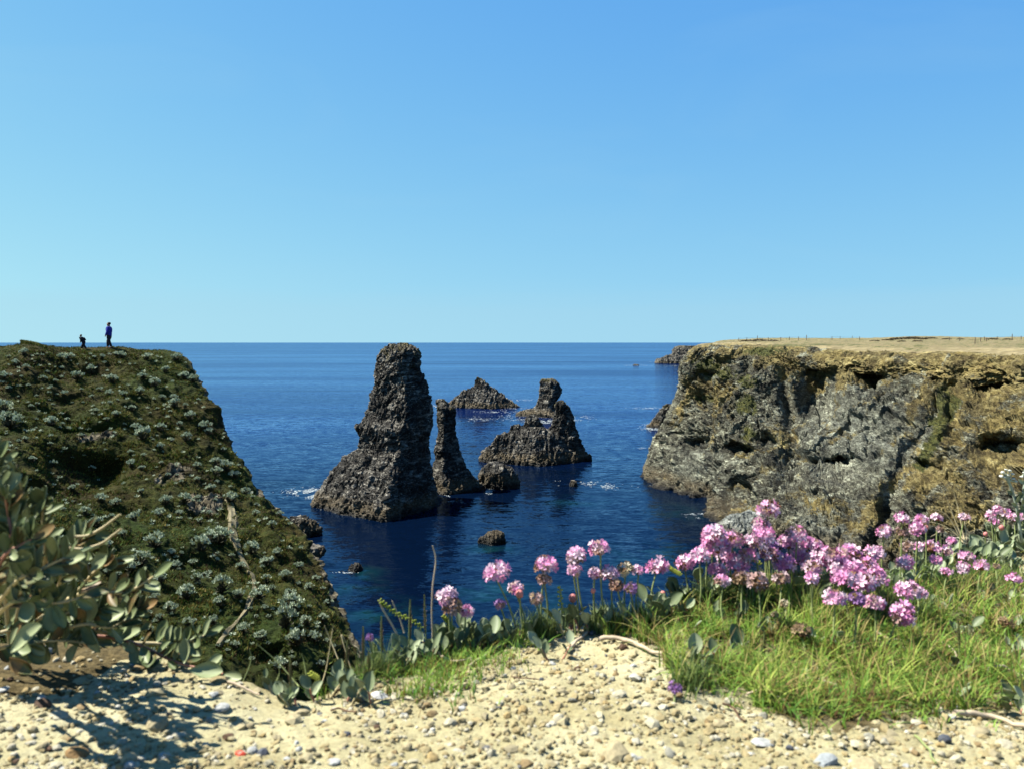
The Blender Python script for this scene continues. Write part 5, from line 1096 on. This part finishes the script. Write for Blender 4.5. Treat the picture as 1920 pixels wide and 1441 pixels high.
for (x, y, s) in ((1692, 972, 26), (1726, 974, 28), (1757, 970, 22), (1657, 997, 26), (1690, 997, 24), (1720, 992, 32), (1762, 993, 16), (1807, 970, 22), (1698, 1026, 24), (1722, 1026, 24), (1745, 1027, 30), (1772, 1032, 27), (1785, 1015, 18), (1640, 1038, 34), (1698, 1057, 32), (1753, 1050, 24), (1775, 1072, 22), (1805, 1065, 28), (1812, 1043, 28), (1840, 1062, 26), (1868, 1062, 14), (1902, 1084, 26), (1858, 965, 22), (1872, 955, 20), (1885, 962, 24), (1903, 971, 24), (1864, 977, 20), (1918, 968, 22)):
    k = 'faded' if (x, y) in ((1698, 1026), (1690, 997), (1868, 1062), (1762, 993)) else 'pink'
    lb = ('pink flower of the tight group at the right edge' if x > 1850 and y < 990 else 'faded brown flower among the small pink ones on the right bank' if k == 'faded' else 'small pink flower on the right bank, upper scatter' if y < 1000 else 'small pink flower on the right bank, lower scatter')
    fl.append((x, y, s, k, lb, GRT, random.uniform(45, 70), random.uniform(-8, 8)))
for (x, y, s) in ((1878, 988, 11), (1888, 993, 10), (1848, 1000, 9), (1737, 988, 10)): fl.append((x, y, s, 'bud', 'small red bud below the right-edge group of pink flowers' if x > 1800 else 'small bud beside the upper small pink flowers', GRT, 35, 2))
rows_c = {}
for it in fl:
    if it[5] == GM: rows_c.setdefault(min(4, max(0, int((it[1]-1000)/28))), []).append(it)
relab = {}
ORD = ['first', 'second', 'third', 'fourth', 'fifth', 'sixth', 'seventh', 'eighth', 'ninth', 'tenth', 'eleventh', 'twelfth']
for rw, its in rows_c.items():
    for k, it in enumerate(sorted(its)):
        c_ = {'pink': 'pink', 'faded': 'faded pale', 'violet': 'violet'}[it[3]]
        relab[it] = '%s flower in the %s tier of the dense cluster, %s from the left' % (c_, ('topmost', 'second', 'middle', 'fourth', 'lowest')[rw], ORD[min(11, k)])
its = sorted([it for it in fl if it[5] == GRT and it[3] != 'bud'])
for k, it in enumerate(its):
    up = it[1] < 1000; same = [j for j in its if (j[1] < 1000) == up and (j[0] > 1850 and j[1] < 990) == (it[0] > 1850 and up and it[1] < 990)]
    relab[it] = '%s flower in the %s of the right bank, %s' % ('faded brown' if it[3] == 'faded' else 'small pink', 'tight edge group' if it[0] > 1850 and it[1] < 990 else 'upper scatter' if up else 'lower scatter', ORD[min(11, same.index(it))]+' from left' if same.index(it) < 12 else 'number %d counted from left' % (same.index(it)+1))
fl = [(it[0], it[1], it[2], it[3], relab.get(it, it[4]), it[5], it[6], it[7]) for it in fl]
for k, (x, y, s, kd, lb, gp_, st, dx) in enumerate(fl): flower(x, y, s, kd, lb, gp_, st, dx, k)

# --- twigs, stalks, spikes
def px_tube(name, pts, r0, r1, m, label, cat, n_=24, group=None, wob=0):
    A_ = np.array([P(*q_) for q_ in pts]); c = catmull(A_, n_, 0)
    if wob: c = c+np.stack([perlin(c*90, 3), perlin(c*90, 4), perlin(c*90, 5)], -1)*wob
    o = tube_obj(name, c, np.linspace(r0, r1, n_), m, None, 7, origin=A_[0]); tag(o, label, cat, group); return o
px_tube('dry_stalk', [(812, 1215, .82), (810, 1160, .82), (811, 1100, .82), (817, 1050, .82), (811, 1022, .82)], .0010, .0006, M['wood'], 'tall thin bare stalk standing against the dark water', 'stalk', wob=.0004)
px_tube('dry_stalk', [(748, 1195, .80), (735, 1170, .80), (720, 1145, .80), (711, 1125, .80)], .0011, .0010, M['wood'], 'short pale bent stalk beside the yellow-green sprig', 'stalk')
px_tube('dry_stalk', [(758, 1185, .81), (750, 1160, .81), (735, 1125, .81)], .0009, .0006, M['wood'], 'thin pale stalk right of the short bent one', 'stalk')
def on_ground(name, pts, r0, r1, m, label, cat='root', lift=1.0, n_=40):
    A_ = np.array([hit(a, b_)[0] for a, b_ in pts]); c = catmull(A_, n_, 0); rr = np.linspace(r0, r1, n_); c[:, 2] = ground_z(c[:, 0], c[:, 1])+rr*lift+.0015
    c += np.stack([perlin(c*60, 13), perlin(c*60, 14), np.abs(perlin(c*60, 15))], -1)*.003
    o = tube_obj(name, c, rr*(1+.25*perlin(c*150, 16)), m, None, 8, origin=A_[0]); tag(o, label, cat); return o
on_ground('dry_root', [(1125, 1205), (1160, 1205), (1195, 1215), (1230, 1230), (1285, 1245)], .0026, .0016, M['wood'], 'long pale dry root running across the sand into the grass')
on_ground('dry_root', [(1062, 1228), (1080, 1212), (1092, 1200), (1105, 1185)], .0022, .0012, M['wood'], 'short pale root slanting beside the lone sand plant')
on_ground('dry_root', [(880, 1258), (900, 1240), (925, 1222), (945, 1215)], .0016, .0012, M['wood'], 'straight pale root slanting up from the sand left of centre')
on_ground('dry_root', [(905, 1192), (935, 1183), (965, 1182), (990, 1195)], .0022, .0012, M['wood'], 'arched pale root along the lip below the rusty moss')
on_ground('dry_root', [(1790, 1347), (1830, 1350), (1870, 1356), (1925, 1372)], .0026, .0018, M['wood'], 'long pale root lying near the right edge')
for tw, tl_ in (([(1290, 1215), (1320, 1225), (1352, 1221)], 'pale dead stem in the grass by the end of the long root'), ([(1640, 1200), (1668, 1212), (1690, 1209)], 'pale dead stem lying above the square tan stone'), ([(1500, 1290), (1530, 1284), (1568, 1296)], 'pale dead stem in the lower middle of the grass'), ([(1760, 1215), (1790, 1235), (1800, 1262)], 'bent dead stem in the right-hand grass'), ([(1850, 1270), (1880, 1262), (1915, 1275)], 'pale dead stem near the right edge'), ([(1400, 1320), (1430, 1312), (1470, 1325)], 'thin dead stem at the front fringe of the grass'), ([(820, 1240), (850, 1252), (885, 1244)], 'thin dead stem in the small grass patch')): on_ground('dead_stem', tw, .0013, .0007, M['wood'], tl_, 'stalk', 5.0)
on_ground('dry_twig', [(1355, 1325), (1375, 1335), (1388, 1350), (1396, 1363)], .0010, .0006, M['darktwig'], 'thin dark curved twig below the grass', 'twig')
on_ground('dry_twig', [(960, 1275), (990, 1280), (1012, 1278)], .0006, .0005, M['darktwig'], 'thin thread-like twig ending at the slate pebble', 'twig')
on_ground('dry_twig', [(620, 1338), (640, 1337), (668, 1340)], .0008, .0006, M['darktwig'], 'short dark twig below the lip left of the white stone', 'twig')
on_ground('dry_twig', [(425, 1262), (450, 1268), (485, 1278)], .0014, .0009, M['wood'], 'pale twig where the leafy plant meets the sand crest', 'twig')
on_ground('dry_stalk', [(1715, 1385), (1730, 1400), (1755, 1438)], .0010, .0008, M['stem'], 'pale green fallen stalk at the bottom right', 'stalk')
# seed spikes
def spike(px, py, hpx, label, seed, m='spike'):
    r = random.Random(seed); p, _ = hit(px, py+hpx*.9); d = p[1]; top = P(px+r.uniform(-4, 4), py-hpx*.1, d); root = empty('seed_spike', tuple(p)); tag(root, label, 'seed head')
    c = catmull(np.array([p-[0, 0, .002], (p+top)/2+[r.uniform(-.001, .001), 0, 0], top]), 10, 0); tube_obj('stalk', c-p, .0007, M['stem'], root, 5)
    V = []; T = []; n_ = 90
    for k in range(n_):
        t = .42+.58*k/n_; q_ = c[0]+(c[-1]-c[0])*t; a = k*2.4; rr = .0021*math.sin(math.pi*min(1, .12+(t-.42)/.62))+.0004; out = np.array([math.cos(a), math.sin(a), 0]); b0 = len(V)
        s = np.array([-math.sin(a), math.cos(a), 0])*.0007; V += [q_-s, q_+s, q_+out*rr+np.array([0, 0, .0018])]; T.append((b0, b0+1, b0+2))
        V += [q_+np.array([0, 0, -.0006]), q_+np.array([0, 0, .0010]), q_+out*rr*.9]; T.append((b0+3, b0+4, b0+5))
    o = link('seed_head', mesh_np('seed_head', np.array(V)-p, tris=T), M[m], root)
for k, (x, y, h_, lb) in enumerate(((681, 1180, 60, 'brown seed spike just left of the tiny lilac flower'), (716, 1160, 60, 'brown seed spike between lilac flower and yellow-green sprig'), (768, 1130, 66, 'greenish seed spike right of the yellow-green sprig'), (799, 1120, 60, 'dark brown seed spike left of the tall bare stalk'), (692, 1228, 60, 'reddish-brown seed spike low over the grass patch'), (545, 1235, 50, 'pale seed spike standing before the hillside shrubs'), (648, 1205, 60, 'brown seed spike left of the tiny lilac flower, lower'), (1385, 1145, 60, 'tan seed spike in the bright grass under the cluster'), (1433, 1190, 70, 'dark seed spike among the bright grass blades'), (1800, 1170, 90, 'tall brown seed stalk in the right-hand grass'), (1350, 1120, 50, 'brown seed spike behind the bright grass'))): spike(x, y, h_, lb, 40+k)
# thin blades reaching over the dark hillside
for k, (a, lb) in enumerate((([(450, 1290, .72), (470, 1240, .73), (468, 1215, .73)], 'thin green upright blade before the lower hillside, left'), ([(600, 1290, .74), (612, 1250, .75), (625, 1170, .76)], 'thin green leaning blade crossing the hillside edge'), ([(560, 1285, .74), (520, 1240, .75), (480, 1205, .75)], 'thin straw blade arching left over the hillside shrubs'), ([(640, 1250, .76), (620, 1200, .77), (608, 1172, .77)], 'thin straw blade arching by the foot of the hillside'), ([(505, 1300, .72), (523, 1265, .73), (522, 1245, .73)], 'short green blade beside a round shrub'), ([(660, 1260, .77), (640, 1190, .78), (655, 1215, .78)], 'short bent straw blade at the lip'), ([(578, 1290, .74), (570, 1240, .75), (565, 1225, .75)], 'short rusty blade at the lip by the hillside'))):
    px_tube('grass_stalk', a, .0006, .0003, M['stem'] if k % 2 == 0 else M['twig'], lb, 'stalk', 14)
for k, a in enumerate(([(1805, 1010, 1.25), (1785, 960, 1.26), (1772, 925, 1.26)], [(1808, 1010, 1.25), (1796, 950, 1.26), (1788, 920, 1.26)], [(1805, 1015, 1.25), (1775, 965, 1.26), (1742, 952, 1.26)], [(1810, 1015, 1.25), (1770, 985, 1.26), (1730, 975, 1.26)], [(1812, 1010, 1.25), (1808, 970, 1.26), (1800, 945, 1.26)], [(1806, 1012, 1.25), (1780, 990, 1.24), (1745, 1005, 1.22)])):
    px_tube('straw', a, .0009, .0004, M['twig'], 'dry straw of the spray before the ochre cliff, '+('steepest of the left ones', 'tall upright one', 'arching left at mid height', 'arching left low down', 'short and nearly upright', 'drooping lowest to the left')[k], 'dry grass', 12, group='dry straw blades on the right bank')
# yellow-green beaded sprig
def sprig(pts, d, label):
    c = catmull(np.array([P(a, b_, d) for a, b_ in pts]), 26, 0); root = empty('beaded_sprig', tuple(c[0])); tag(root, label, 'plant')
    tube_obj('stem', c-c[0], .0007, M['lime'], root, 5); V = []; T = []
    for k in range(26):
        for j in range(3):
            a = k*1.3+j*2.1; o_ = c[k]-c[0]+np.array([math.cos(a)*.0018, math.sin(a)*.0012, math.sin(a)*.0018]); b0 = len(V); V += list(ICO*.0010+o_); T += [tuple(f_+b0) for f_ in ICF]
    link('bead_leaves', mesh_np('bead_leaves', V, tris=T, smooth=True), M['lime'], root)
sprig([(790, 1175), (770, 1160), (745, 1150), (725, 1135), (713, 1125)], .80, 'yellow-green beaded sprig arching left over the water')
sprig([(850, 1180), (840, 1165), (832, 1155)], .82, 'short yellow-green beaded sprig under the pale pink flower')
sprig([(1275, 1075), (1262, 1068), (1255, 1063)], .90, 'bit of yellow-green sprig between the big flower and cluster')
sprig([(1425, 1055), (1410, 1045), (1398, 1040)], .97, 'yellow-green sprig peeping through the middle of the cluster')
sprig([(590, 1290), (596, 1272), (582, 1262)], .72, 'yellow-green sprig on the lip before the dark hillside')
# woolly silver stalks at the right edge
for (pts, heads, lb) in (([(1915, 1010), (1908, 960), (1898, 920), (1885, 888)], [(1880, 885), (1886, 880), (1893, 882), (1877, 892), (1898, 888), (1890, 890), (1884, 894), (1900, 897), (1905, 902)], 'white woolly flower cluster on a silver stalk at the right edge'), ([(1925, 985), (1918, 940), (1922, 900), (1921, 880)], [(1915, 893), (1921, 885), (1925, 893)], 'second woolly stalk cut by the right edge')):
    c = catmull(np.array([P(a, b_, 1.32) for a, b_ in pts]), 16, 0); base = hit(pts[0][0], pts[0][1]+15)[0]; c = np.concatenate([[base], c])
    root = empty('woolly_plant', tuple(base)); tag(root, lb, 'plant'); tube_obj('stem', c-base, .0022, M['woollystem'], root, 6)
    for (a, b_) in heads:
        q_ = P(a, b_, 1.32); o = link('bud', pebble_mesh(int(a*3+b_)), M['woolly'], root); o.matrix_local = Matrix.Translation(Vector(q_-base)) @ Matrix.Scale(.0036, 4)
        t_ = c[-3]; tube_obj('side_stalk', np.array([t_, (t_+q_)/2, q_])-base, .0011, M['woollystem'], root, 5)
    for k in range(8):
        q_ = c[3+k]; put('leaf', LM2[k % 6], Vector(q_), Vector((math.cos(k*2.2), -.3, .6)), Vector((0, -1, .4)), .016, root, .7)
# slim flowering spike above water
rt = hit(1055, 1165)[0]; root = empty('green_spike_plant', tuple(rt)); tag(root, 'slim green budding stalk between the twin pink flowers', 'plant'); tp = P(1049, 1098, rt[1]); c = catmull(np.array([rt, (rt+tp)/2+[.001, 0, 0], tp]), 10, 0); tube_obj('stem', c-rt, .0007, M['stem'], root, 5)
V = []; T = []
for k in range(16):
    a = k*2.4; o_ = c[0]+(c[-1]-c[0])*(.5+.5*k/15)-rt+np.array([math.cos(a), math.sin(a), 0])*.0022; b0 = len(V); V += list(ICO*.0014+o_); T += [tuple(f_+b0) for f_ in ICF]
link('buds', mesh_np('buds', V, tris=T, smooth=True), M['lime'], root)

# ------------------------------------------------------------------ fence and heath on the plateau
def cliff_top(px, py):
    d = (PX2-px)**2+(PY2-py)**2; k = np.unravel_index(np.argmin(np.where(tt < 3.0, d, 1e9)), d.shape); return G2c[k]
G2c = CLIFF
def post_mesh(h_):
    V, q_, t = tube(np.array([(0, 0, -.3), (0, 0, h_*.5), (0.01, 0, h_*.97), (.01, 0, h_)]), np.array([.09, .085, .08, .04]), 6); return mesh_np('post', V, quads=q_, tris=t)
def fence(lst, label, D0):
    ps = [cliff_top(a, b_) for a, b_ in lst]
    root = empty('post_fence', tuple(ps[0])); tag(root, label, 'fence'); pm = [post_mesh(1.0), post_mesh(1.5)]
    for m2 in pm: m2.materials.append(M['post'])
    tops = []
    for k, p in enumerate(ps):
        o = link('post', pm[1 if k % 5 == 2 else 0], None, root); o.location = np.array(p)-ps[0]; tops.append(np.array(p)+[0, 0, .85])
    tube_obj('wire', np.array(tops)-ps[0], .02, M['post'], root, 4)
fence([(1385, 640), (1400, 639), (1420, 639), (1440, 639), (1464, 639), (1480, 638), (1497, 638), (1512, 638), (1530, 638), (1547, 638), (1560, 637), (1575, 637), (1598, 637), (1612, 638)], 'far line of small fence posts on the plateau skyline, left part', 300)
fence([(1780, 640), (1800, 640), (1828, 645), (1838, 640), (1845, 638), (1850, 641), (1870, 638), (1898, 637), (1915, 637)], 'short line of dark posts on the sandy plateau at the right', 200)
def bush(seed, n_=260):
    r = np.random.RandomState(seed); V = []; T = []
    for k in range(n_):
        a = r.uniform(0, 6.28); rr = math.sqrt(r.rand()); z = .5*math.sqrt(1-rr*rr)*r.uniform(.6, 1.1); c = np.array([rr*math.cos(a), rr*math.sin(a), z]); d = r.normal(size=(3, 3))*.10; b0 = len(V); V += [c+d[0], c+d[1], c+d[2]]; T.append((b0, b0+1, b0+2))
    me = mesh_np('heath_bush', V, tris=T); me.materials.append(M['heath']); return me
HB = [bush(i) for i in range(4)]
for k, (x, y, s) in enumerate(((1400, 641, 22), (1425, 640, 26), (1450, 640, 18), (1665, 638, 18), (1680, 637, 24), (1695, 636, 26), (1712, 636, 26), (1728, 637, 24), (1745, 636, 20), (1760, 638, 16), (1690, 641, 14), (1720, 641, 18), (1640, 640, 14), (1775, 637, 16), (1800, 637, 14), (1860, 637, 18), (1890, 637, 16))):
    p = cliff_top(x, y); rad = s/F*p[1]*.5; o = link('heath_bush', HB[k % 4]); o.location = p; o.scale = (rad*1.3, rad, rad*.55); o.rotation_euler = (0, 0, k)
    tag(o, 'dark brown heath bush on the plateau skyline, left end' if x < 1500 else 'dark brown heath bush on the highest point of the plateau skyline' if x < 1765 else 'dark heath bush on the plateau skyline at far right', 'bush', 'dark heath bushes on the plateau')

# ------------------------------------------------------------------ people
def skin(name, verts, edges, m, parent, root_i=0):
    """verts: (x, y, z, radius) – grown into one continuous surface"""
    me = bpy.data.meshes.new(name); me.from_pydata([v[:3] for v in verts], edges, []); o = link(name, me, m, parent)
    md = o.modifiers.new('skin', 'SKIN'); 
    sv = me.skin_vertices[0].data
    for k, v in enumerate(verts):
        rx = v[3]; sv[k].radius = (rx, v[4] if len(v) > 4 else rx)
    sv[root_i].use_root = True
    o.modifiers.new('sub', 'SUBSURF').levels = 2; o.modifiers['sub'].render_levels = 2; md.use_smooth_shade = True
    return o
def person(loc, hgt, rotz, label, top_m, leg_m, stride, pack=False, lean=0.0, arm_f=.1, fat=1.0):
    """figure facing +X before rotation, 1.0 tall before scaling"""
    root = empty('person', tuple(loc)); root.rotation_euler = (0, 0, rotz); root.scale = (hgt,)*3; tag(root, label, 'person')
    s = stride; L = lean; f = fat
    hip = (0, 0, .50); ch = (L*.7, 0, .74); nk = (L, 0, .835)
    sho = [(L*.9, y, .79) for y in (-.10*f, .10*f)]
    elb = [(L*.5-.03+arm_f*.3, -.135*f, .63), (L*.5-.05+arm_f, .135*f, .63)]; wr = [(L*.4+arm_f*1.3, -.12*f, .49), (L*.4+arm_f*1.6, .12*f, .49)]
    kn = [(s*.55+.03, -.055, .28), (-s*.35+.02, .055, .28)]; an = [(s*.9, -.06, .045), (-s*1.0, .06, .05)]
    toe = [(s*.9+.085, -.065, .018), (-s*1.0+.08, .065, .018)]
    # body: one continuous surface from feet to crown and hands
    V = [hip+(.06,), (L*.35, 0, .63, .060), ch+(.07, .055), nk+(.036,), (L+.012, 0, .885, .058), (L+.016, 0, .94, .068), (L+.012, 0, .975, .050)]
    E = [(0, 1), (1, 2), (2, 3), (3, 4), (4, 5), (5, 6)]
    for k in (0, 1):
        b0 = len(V); V += [sho[k]+(.035,), elb[k]+(.027,), wr[k]+(.022,), (wr[k][0]+.02, wr[k][1], wr[k][2]-.05, .022)]; E += [(2, b0), (b0, b0+1), (b0+1, b0+2), (b0+2, b0+3)]
        b0 = len(V); V += [(0, (-.05, .05)[k], .46, .05), kn[k]+(.034,), an[k]+(.024,), toe[k]+(.022,)]; E += [(0, b0), (b0, b0+1), (b0+1, b0+2), (b0+2, b0+3)]
    skin('body', V, E, M['skin'], root)
    V = [(0, 0, .43, .095*f), (0, 0, .50, .105*f), (L*.35, 0, .62, .105*f), (L*.7, 0, .72, .118*f), (L*.92, 0, .80, .085*f), (L, 0, .845, .045)]; E = [(0, 1), (1, 2), (2, 3), (3, 4), (4, 5)]
    for k in (0, 1):
        b0 = len(V); V += [sho[k]+(.058*f,), elb[k]+(.048*f,), wr[k]+(.036*f,)]; E += [(3, b0), (b0, b0+1), (b0+1, b0+2)]
    skin('sweater' if top_m == 'blue' else 'jacket', V, E, M[top_m], root)
    V = [(0, 0, .56, .085*f), (0, 0, .48, .10*f)]; E = [(0, 1)]
    for k in (0, 1):
        b0 = len(V); V += [(0, (-.055, .055)[k], .42, .078*f), kn[k]+(.058*f,), (an[k][0], an[k][1], an[k][2]+.02, .048*f)]; E += [(1, b0), (b0, b0+1), (b0+1, b0+2)]
    skin('trousers', V, E, M[leg_m], root)
    for k in (0, 1): skin('shoe', [(an[k][0]-.02, an[k][1], .03, .036), (toe[k][0]+.01, toe[k][1], .024, .030)], [(0, 1)], M['shoe'], root)
    def ell(name, c, r, m_):
        th = np.linspace(0, np.pi, 9); ph = np.linspace(0, 2*np.pi, 14, endpoint=False)
        G_ = np.stack([c[0]+r[0]*np.sin(th)[:, None]*np.cos(ph)[None], c[1]+r[1]*np.sin(th)[:, None]*np.sin(ph)[None], c[2]+r[2]*np.cos(th)[:, None]+0*ph[None]], -1)
        link(name, mesh_np(name, G_, quads=grid_quads(9, 14, True), smooth=True), m_, root)
    ell('hair', (L-.010, 0, .955), (.066, .060, .052), M['hair'])
    ell('nose', (L+.066, 0, .925), (.014, .010, .014), M['skin'])
    if top_m == 'blue': ell('sunglasses', (L+.052, 0, .938), (.020, .052, .011), M['hair'])
    if pack: skin('backpack', [(L*.5-.14*f, 0, .60, .075, .09), (L*.7-.15*f, 0, .70, .08, .09), (L*.9-.10*f, 0, .79, .05, .06)], [(0, 1), (1, 2)], M['black'], root, 1)
ridge_d = 56.2
def stand(px, py_feet, d): return P(px, py_feet, d)
def ridge_z(x, y):
    d = (HILL[..., 0]-x)**2+(HILL[..., 1]-y)**2; d = np.where(TC < 7.2, d, 1e9); k = np.argsort(d.ravel())[:5]; return HILL.reshape(-1, 3)[k, 2].mean()
for (px, d, hpx, lb, tm, lm, st, pk, ln_, af) in ((206, 56.4, 48.5, 'person in a blue sweater and dark trousers standing on the ridge, facing left', 'blue', 'jeans', .10, False, .0, .05), (158, 55.6, 28.5, 'small person in dark clothes with a backpack striding left along the ridge', 'black', 'black', .19, True, .02, .04), (-5, 52.6, 34, 'person in dark clothes cut off by the left edge of the picture', 'black', 'jeans', .10, True, .02, .04)):
    x = (px-960)/F*d*1.0; z = ridge_z(x, d); z = z-0.05
    top = P(px, 0, d)
    person((x, d, z), hpx/F*d, math.radians(180 if px > 0 else 200), lb, tm, lm, st, pk, ln_+(.15 if pk else 0), af, 1.25 if pk else 1.0)
